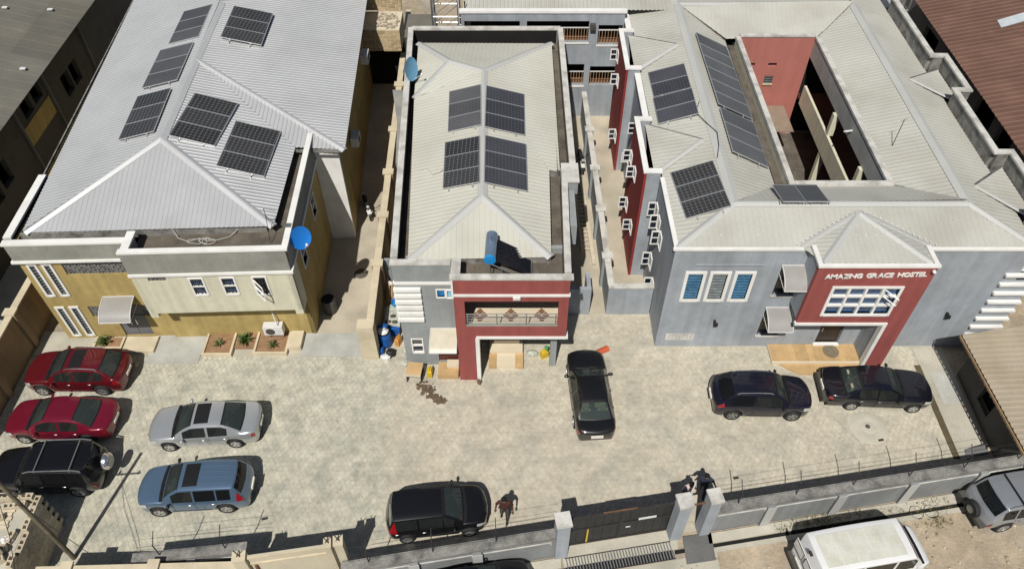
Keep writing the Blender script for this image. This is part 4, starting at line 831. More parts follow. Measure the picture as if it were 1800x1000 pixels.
array((-1.31,33.40,7.30), (1.94,.02,-.54), (0,-3.38,0), 3, 'cells_blue', 'back right array on the middle cream roof', gM)
array((-3.15,29.35,6.87), (1.66,-.05,.43), (.09,-3.28,0), 3, 'cells', 'front left array on the middle cream roof', gM)
array((-1.27,29.35,7.30), (1.94,.02,-.54), (.03,-3.35,0), 3, 'cells_blue', 'front right array on the middle cream roof', gM)
array((7.12,35.50,6.68), (1.86,.1,.50), (.03,-2.2,0), 2, 'cells_blue', 'upper pair in the stack of four on the left hostel slope', gH)
for k, o in enumerate([p for p in COL.objects if p.get('label','').find('upper pair in the stack') > 0]): o['label'] = ['uppermost panel', 'second panel from the top'][k] + ' in the stack of four, left hostel slope'
array((7.10,33.20,6.68), (1.93,.14,.52), (0,-2.15,0), 2, 'cells_blue', 'lower pair in the stack of four on the left hostel slope', gH)
for k, o in enumerate([p for p in COL.objects if p.get('label','').find('lower pair in the stack') > 0]): o['label'] = ['third panel from the top', 'lowest panel'][k] + ' in the stack of four, left hostel slope'
array((7.18,27.35,6.71), (1.90,.25,.52), (.25,-3.06,.02), 3, 'cells', 'array at the front left corner of the hostel roof', gH)
array((10.05,38.75,7.14), (1.80,-.32,-.72), (.07,-6.66,0), 6, 'cells_grey', 'row of six above the hostel courtyard gutter', gH)
array((10.14,31.85,7.12), (1.78,-.32,-.72), (-.02,-3.45,0), 3, 'cells_grey', 'row of three at the front of the hostel gutter', gH)
array((11.47,26.20,6.98), (.98,0,0), (.0,-1.62,.45), 1, 'cells_grey', 'x', gH); array((12.46,26.20,6.98), (.98,0,0), (.0,-1.62,.45), 1, 'cells_grey', 'y', gH)
for o in COL.objects:
    if o.get('label') == 'only panel of the x': o['label'] = 'left panel of the pair just in front of the hostel courtyard'
    if o.get('label') == 'only panel of the y': o['label'] = 'right panel of the pair just in front of the hostel courtyard'
# ================================================================== ROOF EQUIPMENT
def dish(name, label, c, aim, r, m, foot):
    "offset dish on a bent arm; c = centre, aim = where it looks"
    t = thing(name, label, 'satellite dish', foot, 0, 'satellite dishes'); c = Vector(c); f = Vector(foot)
    z = Vector(aim).normalized(); x = z.cross(Vector((0,0,1))).normalized(); y = x.cross(z); vs = []; fs = []; n = 28; rings = 6
    for k in (0, 1):
        for i in range(rings+1):
            q = r*i/rings
            for j in range(n): a = 2*math.pi*j/n; vs.append(c + x*q*math.cos(a)*.92 + y*q*math.sin(a) + z*((q*q)/(r*r)*.17*r - (.012 if k else 0)))
    for k in (0, 1):
        b = k*(rings+1)*n
        for i in range(rings): fs += [(b+i*n+j, b+i*n+(j+1)%n, b+(i+1)*n+(j+1)%n, b+(i+1)*n+j) for j in range(n)]
    b0, b1 = rings*n, (2*rings+1)*n; fs += [(b0+j, b0+(j+1)%n, b1+(j+1)%n, b1+j) for j in range(n)]
    M = MB(); M.add(vs, fs); M.build('reflector', m, t, smooth=True)
    M = MB(); e = c + z*r*1.05 - y*r*.45; M.tube([c - y*r*.95 + z*.1, e], .02, 5); M.tube([c - z*.02, c - z*.25, f], .03, 6); M.build('mount_arm', M_['steel_white'], t)
    M = MB(); M.ball(e, .07,.07,.09); M.build('receiver', M_['plastic_white'], t, smooth=True)
    M = MB(); M.box(f.x-.12, f.x+.12, f.y-.12, f.y+.12, f.z-.02, f.z+.05); M.build('base_plate', M_['metal'], t); return t
dish('satellite_dish', 'bright blue satellite dish on the right parapet of the cream and ochre house', (-9.02,23.55,6.35), (.62,-.72,.42), .52, M_['dish_blue'], (-9.5,23.9,6.70))
dish('satellite_dish', 'faded blue satellite dish at the back left of the middle roof', (-5.25,34.9,7.30), (.90,-.42,.22), .62, M_['dish_faded'], (-5.55,35.3,6.9))
t = thing('solar_water_heater', 'solar water heater with blue tank and black tubes on the middle parapet roof', 'water heater', (-.3,21.9,6.0))
M = MB(); M.tube([(-.88,21.55,7.12),(-.82,22.9,7.17)], .235, 18); M.build('tank', M_['tank'], t, smooth=True)
M = MB(); M.tube([(-.882,21.47,7.117),(-.88,21.56,7.12)], .24, 18); M.build('tank_end', M_['plastic_cyan'], t, smooth=True)
M = MB(); M.tube([(-.86,22.3,7.455),(-.85,22.5,7.46)], .03, 5); M.tube([(-.88,21.5,7.0),(-.88,21.5,6.0)], .025, 5); M.tube([(-.82,22.9,7.0),(-.82,22.9,6.0)], .025, 5)
M.tube([(-.88,21.5,6.9),(.75,21.35,6.0)], .025, 5); M.tube([(-.82,22.9,6.9),(.8,22.6,6.0)], .025, 5); M.tube([(-.2,21.45,6.0),(-.5,21.48,6.72)], .02, 5); M.tube([(.78,21.3,6.12),(.82,22.65,6.12)], .05, 6); M.build('stand', M_['metal'], t)
for k in range(11):
    M = MB(); y = 21.62 + k*.118; M.tube([(-.70,y,7.02),(.78,y-.1,6.16)], .038, 8); M.build('evacuated_tube', M_['tube'], t, smooth=True)
for pts_, lab, m in (([(-14.6,24.1,6.35),(-14.4,23.9,5.98),(-13.9,23.7,5.96),(-13.5,23.9,5.96),(-13.1,23.75,5.97),(-12.7,23.8,5.96),(-12.2,24.0,5.97),(-11.8,24.3,6.2),(-11.6,24.5,6.42)], 'pale loose cable looping down from the silver roof to its flat front roof', 'wire_pale'),
                     ([(9.2,32.2,7.22),(8.9,31.4,7.16),(9.3,30.4,7.2),(9.6,29.6,7.3),(9.5,28.6,7.3),(9.3,27.8,7.25)], 'dark cable running over the left hostel ridge between two solar arrays', 'wire'),
                     ([(-4.4,27.8,6.5),(-3.9,27.75,6.65),(-3.6,27.2,6.75),(-3.3,27.3,6.8),(-3.0,27.5,6.9)], 'thin grey cable crossing the left slope of the middle cream roof', 'wire_pale')):
    M = MB(); M.tube(pts_, .018, 5); tag(M.build('roof_cable', M_[m]), lab, 'cable', 'cables lying on the roofs')
M = MB(); vs = []
for k in range(44): a = k*.48; vs.append((-13.35+.28*math.cos(a)*(1+.5*math.sin(k*.37))+.25*math.sin(k*.21), 23.72+.16*math.sin(a)*(1+.3*math.cos(k*.5)), 5.97+.015*(k%4)))
M.tube(vs, .016, 5); tag(M.build('cable_coil', M_['wire_pale']), 'tangled coil of pale cable on the dirty flat roof of the ochre house', 'cable')
M = MB(); M.tube([(-10.55,24.6,6.4),(-10.45,24.2,6.9),(-10.4,24.1,7.5)], .02, 5); M.tube([(-10.4,24.1,7.5),(-10.0,24.3,7.2)], .012, 4); M.tube([(-10.4,24.1,7.2),(-10.35,23.6,6.0)], .012, 4); tag(M.build('aerial_pole', M_['iron']), 'thin dark aerial pole beside the blue dish on the ochre house', 'aerial')
M = MB(); M.tube([(17.9,29.3,6.75),(17.95,29.35,8.2)], .018, 5); M.tube([(17.8,29.35,8.1),(18.1,29.35,8.25)], .012, 4); tag(M.build('aerial_pole', M_['iron']), 'thin bent aerial pole on the hostel roof right of the courtyard', 'aerial')
M = MB(); c = (16.88,31.6,5.9); M.tube([(17.0,31.6,5.9),(16.5,31.45,5.95)], .05, 6); o = M.build('courtyard_lamp', M_['plastic_white']); tag(o, 'white tube lamp sticking out of the beam over the hostel courtyard', 'lamp')
# ================================================================== BOUNDARY WALLS
def wall_line(name, label, cat, a, b, h, t, wm, cm, pil=(), group=None, ph=.15, pw=.34, ct=.08):
    F = Fr(a, b); o = thing(name, label, cat, (a[0],a[1],0), 0, group); M = MB(); F.box(M, 0, F.L, -t/2, t/2, 0, h); M.build('wall', M_[wm], o)
    M = MB(); F.box(M, -.02, F.L+.02, -t/2-.05, t/2+.05, h+.001, h+ct); M.build('coping', M_[cm], o)
    for u in pil:
        M = MB(); F.box(M, u-pw/2, u+pw/2, -t/2-.13, t/2+.13, 0, h+ct+.03); p = M.build('pilaster', M_[wm], o)
        M = MB(); F.box(M, u-pw/2-.04, u+pw/2+.04, -t/2-.17, t/2+.17, h+ct+.031, h+ct+.11); M.build('cap', M_[cm], p)
    return F, o
wall_line('boundary_wall', 'brown rendered wall with cream coping at the left of the red cars', 'wall', (-22.85,15.5), (-22.85,25.6), 2.3, .22, 'brown_render', 'coping_cream', (1.0,4.3,7.2))
wall_line('boundary_wall', 'long cream topped wall in the alley left of the middle house', 'wall', (-6.42,22.4), (-7.15,50), 2.3, .24, 'brown_render', 'coping_cream', (3.4,6.8,10.2,14.0,18.5))
M = MB(); M.box(-7.0,-6.25,21.85,22.4,0,2.32); o = M.build('wall_end_pier', M_['coping_cream']); tag(o, 'thick cream end pier of the alley wall beside the blue drum', 'pier')
wall_line('alley_wall', 'grey wall running up the alley between the middle house and the hostel', 'wall', (4.72,24.8), (4.42,40.6), 2.0, .2, 'mid_grey', 'white_dirty', (1.8,5.2,8.5,12.0))
wall_line('low_wall', 'pale grey low wall closing the alley beside the hostel corner', 'wall', (4.62,24.7), (6.75,24.7), 1.95, .2, 'hostel_grey', 'white_dirty')
M = MB(); M.box(2.75,3.8,24.6,24.8,0,1.85); M.box(3.6,3.8,24.8,25.8,0,1.8); o = M.build('low_wall', M_['hostel_grey']); tag(o, 'short pale grey wall stub beside the right flank of the middle house', 'wall')
M = MB(); M.prism([(-6.25,26.2),(-5.12,26.2),(-5.12,26.35),(-6.25,26.35)], 0, 2.2); M.build('gap_wall', M_['mid_grey']); tag(COL.objects[-1] if COL.objects[-1].name.startswith('gap_wall') else bpy.data.objects['gap_wall'], 'grey cross wall in the narrow gap left of the middle house', 'wall')
# street wall (grey, panelled), pillars, gate
def street_wall(x0, x1, pil, label, ends=None):
    a, b = ends or ((x0,BW(x0)), (x1,BW(x1))); F = Fr(a, b); o = thing('street_wall', label, 'wall', (x0,BW(x0),0), 0, 'grey street walls of the compound')
    M = MB(); F.box(M, 0, F.L, -.12, .12, 0, 1.62); M.build('wall', M_['wall_grey'], o)
    M = MB(); F.box(M, 0, F.L, -.26, .14, 1.621, 1.74); M.build('coping', M_['rough_conc'], o)
    us = [0] + list(pil) + [F.L]
    for i in range(len(us)-1):
        M = MB(); F.box(M, us[i]+.16, us[i+1]-.16, .12, .15, 1.38, 1.43); F.box(M, us[i+1]-.21, us[i+1]-.16, .12, .145, 1.2, 1.38); M.build('moulding', M_['white_dirty'], o)
    for u in pil: M = MB(); F.box(M, u-.16, u+.16, -.12, .24, 0, 1.6); M.build('pilaster', M_['wall_grey'], o); M = MB(); F.box(M, u-.19, u+.19, .241, .265, .02, 1.6); M.build('pilaster_face', M_['cream_cap'], o)
    k = 0; u = 1.0
    while u < F.L - .3:
        M = MB(); M.tube([F.P(u,-.1,1.7), F.P(u,-.1,2.55)], .022, 5); M.tube([F.P(u,-.1,2.5), F.P(u+.05,-.5,2.85)], .018, 5); M.build('wire_post', M_['iron'], o); u += 2.35
    M = MB()
    for z, q in ((2.0,-.1),(2.25,-.1),(2.5,-.1),(2.68,-.3)): M.tube([F.P(.3,q,z), F.P(F.L-.2,q,z)], .006, 4)
    M.build('barbed_wire', M_['wire'], o); return o
street_wall(-6.2, 1.62, (2.6,4.95), 'grey panelled street wall between the cream gate and the black gate')
street_wall(7.72, 21.9, (2.3,5.2,8.2,11.2), 'long grey panelled street wall right of the black gate')
def pillar(x0, x1, lab):
    t = thing('gate_pillar', lab, 'gate pillar', ((x0+x1)/2, BW((x0+x1)/2), 0), 0, 'pillars of the black gate'); F = Fr((x0,BW(x0)), (x1,BW(x1)))
    M = MB(); F.box(M, 0, F.L, -.24, .24, 0, 2.82); M.build('shaft', M_['hostel_grey'], t); M = MB(); F.box(M, -.05, F.L+.05, -.29, .29, 2.821, 2.95); M.build('cap', M_['white_dirty'], t); return F
pillar(1.62, 2.10, 'grey pillar with white cap at the left end of the black gate'); pillar(6.16, 6.62, 'grey pillar with white cap between the black gate and the side gate'); pillar(7.34, 7.76, 'grey pillar with white cap right of the people at the side gate')
g_ = thing('vehicle_gate', 'wide black steel sheet gate with two leaves between grey pillars', 'gate', (4.1,BW(4.1)+.25,0)); F = Fr((2.12,BW(2.12)+.25), (6.18,BW(6.18)+.25)); hl = F.L/2
for a, b in ((.02,hl-.01),(hl+.01,F.L-.02)):
    n = 6; w = (b-a)/n
    for k in range(n): M = MB(); F.box(M, a+k*w+.006, a+(k+1)*w-.006, -.012, .012, .09, 2.30); M.build('sheet_panel', M_['black_metal'], g_)
    M = MB(); F.box(M, a, b, -.03, .04, .04, .12); F.box(M, a, b, -.03, .04, 2.3, 2.36); F.box(M, a, b, .013, .05, 1.28, 1.34); F.box(M, a, a+.05, -.035, .045, .04, 2.37); F.box(M, b-.05, b, -.035, .045, .04, 2.37); M.build('leaf_frame', M_['iron'], g_)
M = MB(); F.box(M, .75, .81, .02, .06, .2, 1.3); M.build('bolt', M_['plastic_yellow'], g_)
M = MB(); F.box(M, 2.75, 3.45, .03, .05, 1.42, 1.56); M.build('white_plate', M_['plastic_white'], g_); M = MB(); F.box(M, 2.3, 2.48, .03, .05, .92, .98); M.build('lock_plate', M_['plastic_white'], g_)
M = MB(); F.box(M, 1.3, 2.6, -.02, .02, 2.37, 2.42); M.build('top_bar', M_['rust'], g_)
g2 = thing('side_gate', 'narrow open side gate bar between two pillars where people stand', 'gate', (7.0,BW(7.0)+.1,0)); F = Fr((6.63,BW(6.63)+.1), (7.33,BW(7.33)+.1))
M = MB(); F.box(M, 0, F.L, -.03, .03, 2.2, 2.26); M.build('lintel_bar', M_['rust'], g2); M = MB(); q = F.P(.03,-.05,0); M.obox((q[0]+.2,q[1]+.42), (.42,.9), .95, .03, .05, 2.15); M.build('gate_leaf', M_['black_metal'], g2)
M = MB(); M.tube([(q[0],q[1],2.2),(q[0]+.42,q[1]+.9,2.22)], .03, 5); M.build('top_bar', M_['steel_white'], g2)
# cream neighbour gate and wall at the lower left
cg = thing('cream_gate', 'cream sheet gate with cream posts at the bottom edge, left of the grey street wall', 'gate', (-7.9,11.6,0)); F = Fr((-9.35,11.22),(-6.7,11.62))
M = MB(); F.box(M, 0, F.L, -.04, .04, .1, 2.75); M.build('sheet_panel', M_['cream_gate'], cg); M = MB(); F.box(M, 0, F.L, .041, .09, 2.66, 2.76); F.box(M, 0, F.L, .041, .09, 2.2, 2.28); M.build('frame_bar', M_['coping_cream'], cg); M = MB(); F.box(M, .12, .2, .041, .12, .3, 2.1); M.build('rust_bolt', M_['rust'], cg)
for x, w, h in ((-9.62,.42,2.8),(-6.56,.22,2.9),(-6.18,.30,2.95)):
    y = 11.22 + (x+9.35)*.15; t = thing('cream_post', {-9.62:'broad cream post at the left side of the cream gate',-6.56:'slim cream post at the right side of the cream gate',-6.18:'cream post joining the cream gate to the grey street wall'}[x], 'gate post', (x,y,0), 0, 'posts of the cream gate')
    M = MB(); M.obox((x,y), (1,.15), w, .34, 0, h); M.build('shaft', M_['cream_gate'], t); M = MB(); M.obox((x,y), (1,.15), w+.05, .39, h+.001, h+.06); M.build('cap', M_['coping_cream'], t)
    for s in (-1,1): M = MB(); M.tube([(x-.06*s,y-.02,h+.06),(x+.10*s,y+.05,h+.42)], .02, 4); M.build('spike', M_['iron'], t)
wall_line('cream_wall', 'low cream wall along the bottom edge left of the cream gate', 'wall', (-17.1,11.0), (-9.85,11.2), 1.9, .24, 'cream_gate', 'coping_cream', (1.1,4.2))
street_wall(-13.9, -9.75, (2.1,), 'short grey street wall with wire posts left of the cream gate', ((-13.9,11.5),(-9.8,11.95)))
# unfinished block store, bottom left
ub = thing('unfinished_block_wall', 'unfinished hollow block enclosure with broken top at the bottom left corner', 'block wall', (-18.6,12.5,0))
def hollow(M):
    L, W, H = .445, .22, .215; xs = (0,.045,.195,.25,.40,.445); ys = (0,.04,.18,.22)
    for i in range(5):
        for j in range(3):
            if j == 1 and i in (1,3):
                continue
            M.box(xs[i]-L/2, xs[i+1]-L/2, ys[j]-W/2, ys[j+1]-W/2, 0, H)
    M.box(-.175,-.03,-.07,.07,0,.06); M.box(.03,.175,-.07,.07,0,.06)
BM = MB(); hollow(BM); bproto = BM.build('block', M_['block_grey'], ub, local=True); first = True
def blk(x, y, z, rz, m=None):
    global first
    o = bproto if first else bproto.copy()
    if not first: COL.objects.link(o); o.parent = ub
    first = False; o.location = (x-LOC[ub.name][0], y-LOC[ub.name][1], z); o.rotation_euler = (random.uniform(-.02,.02), random.uniform(-.02,.02), rz + random.uniform(-.03,.03))
for c in range(10):
    z = c*.225
    for k in range(6): 
        if c == 9 and k in (1,2): continue
        blk(-18.0 + .0*c, 11.15 + k*.46 + (.23 if c % 2 else 0) - (.1), z, R_(90))
    for k in range(5):
        if c > 6 and k > 2 and c > 8: continue
        blk(-18.25 - k*.46 - (.2 if c % 2 else 0), 13.8, z, 0)
for x, y, z, r in ((-18.6,13.45,2.03,.2),(-18.95,13.4,2.03,.1),(-18.5,11.3,2.03,.6),(-18.85,11.5,2.03,1.2),(-18.6,11.75,2.03,.3),(-19.1,11.2,2.03,.9),(-18.4,12.2,2.03,1.4),(-19.2,12.9,2.03,.5),(-18.55,11.45,2.27,.9),(-18.9,11.2,2.27,.2)): blk(x, y, z, r)
M = MB(); M.box(-20.6,-18.13,10.6,13.6,1.85,2.0); M.build('slab', M_['concrete'], ub)
for k in range(5): M = MB(); M.box(-20.5,-18.75-.05*(k%2),12.55+k*.17,12.70+k*.17,2.02,2.06); M.build('plank', M_['pale_timber'], ub)
M = MB(); F = Fr((-17.86,10.9),(-17.86,13.93)); 
M = MB(); M.ball((-18.55,12.1,2.1), .22,.16,.12, jit=.25); M.build('plastic_bag', M_['plastic_white'], ub)
# utility pole and its lines
up = thing('utility_pole', 'leaning weathered timber utility pole at the bottom left corner', 'utility pole', (-17.0,12.3,0))
M = MB(); M.tube([(-17.0,12.3,0),(-17.0,12.32,2.5),(-17.02,12.34,6.6)], [.095,.085,.07], 10); M.build('pole', M_['pole_wood'], up, smooth=True)
M = MB(); M.tube([(-17.5,12.3,5.2),(-16.5,12.35,5.25)], .04, 5); M.build('cross_arm', M_['iron'], up)
for x in (-17.4,-16.6): M = MB(); M.tube([(x,12.33,5.22),(x,12.33,5.42)], .04, 6); M.build('insulator', M_['plastic_grey'], up)
for lab, p in (('thin stay wire running from the utility pole to the cream wall', [(-17.0,12.3,4.6),(-15.2,11.5,2.4),(-14.4,11.1,1.2)]), ('overhead line from the utility pole along the bottom left edge', [(-17.4,12.33,5.42),(-16.6,11.0,4.9),(-15.5,9.2,5.0)])):
    M = MB(); M.tube(p, .012, 4); tag(M.build('overhead_line', M_['wire']), lab, 'wire')
lt = thing('lattice_mast', 'galvanised lattice tank stand behind the back parapet of the middle house', 'lattice tower', (-3.9,42.0,0))
M = MB()
for x, y in ((-4.6,41.4),(-3.1,41.4),(-3.1,42.9),(-4.6,42.9)): M.tube([(x,y,0),(x,y,9)], .06, 6)
M.build('leg', M_['metal'], lt); M = MB()
for k in range(7):
    z = 1.2*k + .6
    for (a, b), (c, d) in (((-4.6,41.4),(-3.1,41.4)),((-3.1,41.4),(-3.1,42.9)),((-4.6,42.9),(-3.1,42.9)),((-4.6,41.4),(-4.6,42.9))):
        M.tube([(a,b,z),(c,d,z)], .03, 4); M.tube([(a,b,z),(c,d,z+1.2)], .025, 4)
M.build('brace', M_['metal'], lt)
M = MB()
for k in range(16): M.tube([(-3.05,41.3,.3+k*.45),(-2.75,41.3,.3+k*.45)], .02, 4)
M.tube([(-3.05,41.3,0),(-3.05,41.3,8)], .025, 4); M.tube([(-2.75,41.3,0),(-2.75,41.3,8)], .025, 4); M.build('ladder', M_['steel_white'], lt)
m2 = thing('steel_tank_stand', 'dark steel tank stand between the hostel and the brown roof, top right', 'tank stand', (24.2,46.5,0))
M = MB()
for x, y in ((23.7,46),(25.2,46),(25.2,47.5),(23.7,47.5)): M.tube([(x,y,0),(x,y,5.5)], .06, 6)
M.build('leg', M_['metal'], m2); M = MB()
for z in (1.5,3,4.5,5.4):
    for a, b in (((23.7,46),(25.2,46)),((25.2,46),(25.2,47.5)),((23.7,47.5),(25.2,47.5)),((23.7,46),(23.7,47.5))): M.tube([(*a,z),(*b,z)], .045, 4)
M.build('brace', M_['metal'], m2)
# sandcrete block wall at the head of the left alley
def block_wall(label, F, y0, z0, z1, thick, rows, cols):
    o = thing('sandcrete_block_wall', label, 'block wall', (F.a.x,F.a.y,0), 0, 'bare block walls of the left alley'); M = MB(); F.box(M, 0, F.L, -thick, -.014, z0, z1); M.build('mortar', M_['mortar'], o)
    for r in range(rows):
        for k in range(cols):
            u = k*.47 - (.235 if r % 2 else 0); a, b = max(u,0), min(u+.425, F.L)
            if b - a < .05: continue
            M = MB(); F.box(M, a, b, -.1, random.uniform(0,.03), z0 + r*.24 + .012, z0 + r*.24 + .208); M.build('block', M_['block'], o)
    return o
block_wall('bare tan sandcrete block wall at the far end of the left alley', Fr((-9.9,45.6),(-6.95,45.6)), 0, 4.7, 8.0, .25, 13, 8)
b2_ = block_wall('lower tan sandcrete block beam with rubble on top across the left alley', Fr((-9.4,43.35),(-6.9,43.35)), 0, 3.2, 4.66, 2.2, 6, 7)
M = MB(); M.box(-9.4,-6.9,44.6,44.8,0,3.2); M.build('passage_back', M_['void'], b2_)
M = MB()
for k in range(70): x, y = random.uniform(-8.3,-7.0), random.uniform(43.45,45.3); s = random.uniform(.05,.17); M.ball((x,y,4.68+s*.3), s, s*.7, s*.6, 6, 4, .3)
tag(M.build('rubble', M_['stone'], b2_), kind='stuff')
# ================================================================== CARS
def cpaint(name, col, rough=.32, metal=.3, coat=.8): return mat(name, col, rough, .03, 1.5, .02, 40, metal=metal, spec=.5, coat=coat)
def lerp(a, b, t): return a + (b-a)*t
def car(name, label, loc, rz, paint, L=4.6, W=1.78, H=1.45, hn=.74, hc=.95, hd=1.0, ht=.9, xc=.95, xf=.25, xr=-.95, xb=-1.55, r=.31, axf=1.35, axr=-1.3,
        wr=.70, sill=.24, side=(), gside=None, seat='seat_beige', sunroof=None, rails=False, bars=False, ribs=0, rimm='rim', plate=True, tail='wide', tinted=False, windows=True, cat='car', wipe=True, extra=None, group=None, trimlow=None, bumper=None, lampf=True, bowf=1):
    a = L/2; w2 = W/2; t = thing(name, label, cat, loc, rz, group); sgm = G_tint if tinted else G_side
    xB = lerp(xf, xr, .52)
    if not side: side = ((lerp(xc,xf,.52), xB+.05), (xB-.05, lerp(xr,xb,.30)))
    st = {a, a-.03, a-.09, a-.18, a-.32, a-.5, xc, xc-.05, xf+.04, xf, xf-.12, xr+.12, xr, xr-.04, xb+.05, xb, -a+.4, -a+.2, -a+.1, -a+.035, -a}
    st |= {xc+.10, xb-.06}
    for x0, x1 in side: st |= {x0, x1}
    for ax in (axf, axr):
        for k in range(9): st.add(ax + (r+.06)*math.cos(math.pi*k/8))
        st |= {ax+r+.064, ax-r-.064}
    for s in range(30): st.add(-a+.45 + s*(L-.95)/29)
    st = sorted(st, reverse=True); cl = [st[0]]
    for x in st[1:]:
        if cl[-1]-x > .012 or x in (xc, xf, xr, xb): cl.append(x)
    st = cl
    def ztop(x):
        if x >= xc: q = (a-x)/(a-xc); return hn + (hc-hn)*(1-(1-q)**1.7)
        if x >= xf: q = (xc-x)/(xc-xf); return lerp(hc, H-.055, q) + .045*math.sin(math.pi*q)
        if x >= xr: q = (xf-x)/(xf-xr); return lerp(H-.055, H-.07, q) + .06*math.sin(math.pi*q)**.8
        if x >= xb: q = (xr-x)/(xr-xb) if xr > xb else 1; return lerp(H-.07, hd, q) + .03*math.sin(math.pi*q)
        q = (xb-x)/(xb+a) if xb > -a else 1; return lerp(hd, ht, q**1.5)
    def roofz(x, y): wt = w2*wr; y = abs(y); return ztop(x) - (.0066*y/(wt*.55) if y < wt*.55 else .0066 + .0182*(y-wt*.55)/(wt*.45-.075))
    def nose(x):
        e = min(1, max(0, (a-x)/.34)); f = min(1, max(0, (x+a)/.26)); return math.sqrt(max(0,1-(1-e)**2)), math.sqrt(max(0,1-(1-f)**2))
    def sect(x):
        e, f = nose(x); zt = ztop(x) - .16*(1-e) - .10*(1-f); zl = sill + .10*(1-e) + .08*(1-f)
        for ax in (axf, axr):
            d = abs(x-ax)
            if d < r+.062: zl = max(zl, r + math.sqrt(max(0,(r+.062)**2 - d*d)))
        s = x/a; pf = 1 - .06*max(0,s)**2 - .13*max(0,s)**9 - .045*max(0,-s)**2 - .09*max(0,-s)**10; w = w2*pf*(1-.16*(1-e) - .12*(1-f))
        base = lerp(hc, hd, min(1, max(0,(xc-x)/(xc-xb)))) - .085
        zb = min(zt-.02, base) if xb < x < xc else zt - .045
        zs = zb - .085
        if x >= xc or x <= xb: wt, cab = w*.90, 0
        elif x >= xf: q = (xc-x)/(xc-xf); wt, cab = lerp(w*.90, w2*wr, q**.8), q
        elif x >= xr: wt, cab = w2*(wr - .0 + .02*math.sin(math.pi*(xf-x)/(xf-xr))), 1
        else: q = (xr-x)/(xr-xb); wt, cab = lerp(w2*wr, w*.87, q**1.15), 1-q
        zr = zt - lerp(.012, .055, cab); P = [(w*.93, zl), (w*.99, lerp(zl,zs,.3)), (w*1.0, lerp(zl,zs,.65)), (w*.995, zs), (w*.96, zb)]
        for k in (.06, .90, 1.0): P.append((lerp(w*.96, wt, k), lerp(zb+.005, zr, k)))
        P += [(wt-.075, lerp(zr,zt,.55)), (wt*.55, lerp(zr,zt,.88)), (0, zt)]
        return P
    SX = [sect(x) for x in st]; NL = 11
    def bow(x, y): s = x/a; return x + bowf*((.26 if s > 0 else .20)*s*abs(s)**.6*(1-(y/w2)**2) - (.26*max(0,s)**5 if s > 0 else -.20*max(0,-s)**5))
    def pt(i, l, s, o=0): y, z = SX[i][l]; return (bow(st[i], y), y*s, z)
    vs = []; idx = {}
    for i in range(len(st)):
        for l in range(NL):
            for s in ((1,-1) if l < NL-1 else (1,)): idx[i,l,s] = len(vs); vs.append(pt(i,l,s))
        idx[i,NL-1,-1] = idx[i,NL-1,1]
    def isw(i, l):
        x0, x1 = st[i], st[i+1]; xm = (x0+x1)/2
        if windows is not False and l == 5:
            for k, (p, q) in enumerate(side):
                if q < xm < p: return 'side%d' % k
        if l >= 8:
            if xf+.04-1e-6 <= x1 and x0 <= xc-.05+1e-6: return 'front'
            if xb+.05-1e-6 <= x1 and x0 <= xr-.04+1e-6 and tail != 'van': return 'rear'
        return None
    body = []; pan = {}
    for i in range(len(st)-1):
        for l in range(NL-1):
            for s in (1,-1):
                q = (idx[i,l,s], idx[i+1,l,s], idx[i+1,l+1,s], idx[i,l+1,s]); q = q if s > 0 else q[::-1]; k = isw(i, l)
                if k: pan.setdefault((k if k[0] in 'fr' else k + ('l' if s > 0 else 'r')), []).append(q)
                else: body.append(q)
    for i in (0, len(st)-1): body.append(tuple([idx[i,l,1] for l in range(NL)] + [idx[i,l,-1] for l in range(NL-2,-1,-1)]))
    M = MB(); M.add(vs, body); bo = M.build('body', paint, t, True, True, 38)
    for k, fs in pan.items():
        used = sorted({v for q in fs for v in q}); mp = {v: j for j, v in enumerate(used)}; M = MB()
        M.add([(vs[v][0]*.998, vs[v][1]*.992, vs[v][2]-.006) for v in used], [tuple(mp[v] for v in q) for q in fs])
        M.build({'f':'windscreen','r':'rear_window','s':'side_window'}[k[0]], G_screen if k[0] == 'f' else (G_tint if tinted else G_screen) if k[0] == 'r' else (sgm if k[4] != '0' else G_side), t, True, True)
    # interior
    if windows is not False:
        M = MB(); M.box(xb+.1, xc+.25, -w2*.84, w2*.84, .30, .36); M.box(xc-.30, xc+.12, -w2*.80, w2*.80, .36, hc-.08); M.box(xb+.02 if xb > -a+.3 else -a+.25, xr-.1 if xr-.1 > xb+.05 else xb+.3, -w2*.76, w2*.76, .36, hd-.10); M.build('cabin_trim', M_['seat_grey'], t, local=True)
        for y in (-.37,.37):
            for x in ((xc-1.05), xc-1.95):
                M = MB(); M.box(x-.02,x+.46,y-.24,y+.24,.42,.60); M.add([(x-.14,y-.24,.5),(x-.14,y+.24,.5),(x-.33,y+.22,H-.42),(x-.33,y-.22,H-.42),(x,y-.24,.55),(x,y+.24,.55),(x-.20,y+.22,H-.40),(x-.20,y-.22,H-.40)], [(0,1,2,3),(4,7,6,5),(0,3,7,4),(1,5,6,2),(3,2,6,7)])
                M.box(x-.34,x-.24,y-.11,y+.11,H-.42,H-.24); M.build('seat', M_[seat], t, local=True)
    # underside and wheels
    M = MB(); M.box(-a+.2, a-.2, -w2*.62, w2*.62, .17, .3)
    for ax in (axf, axr): M.box(ax-r-.05, ax+r+.05, -w2*.90, w2*.90, r+.02, 2*r+.02)
    M.build('undertray', M_['undertray'], t, local=True)
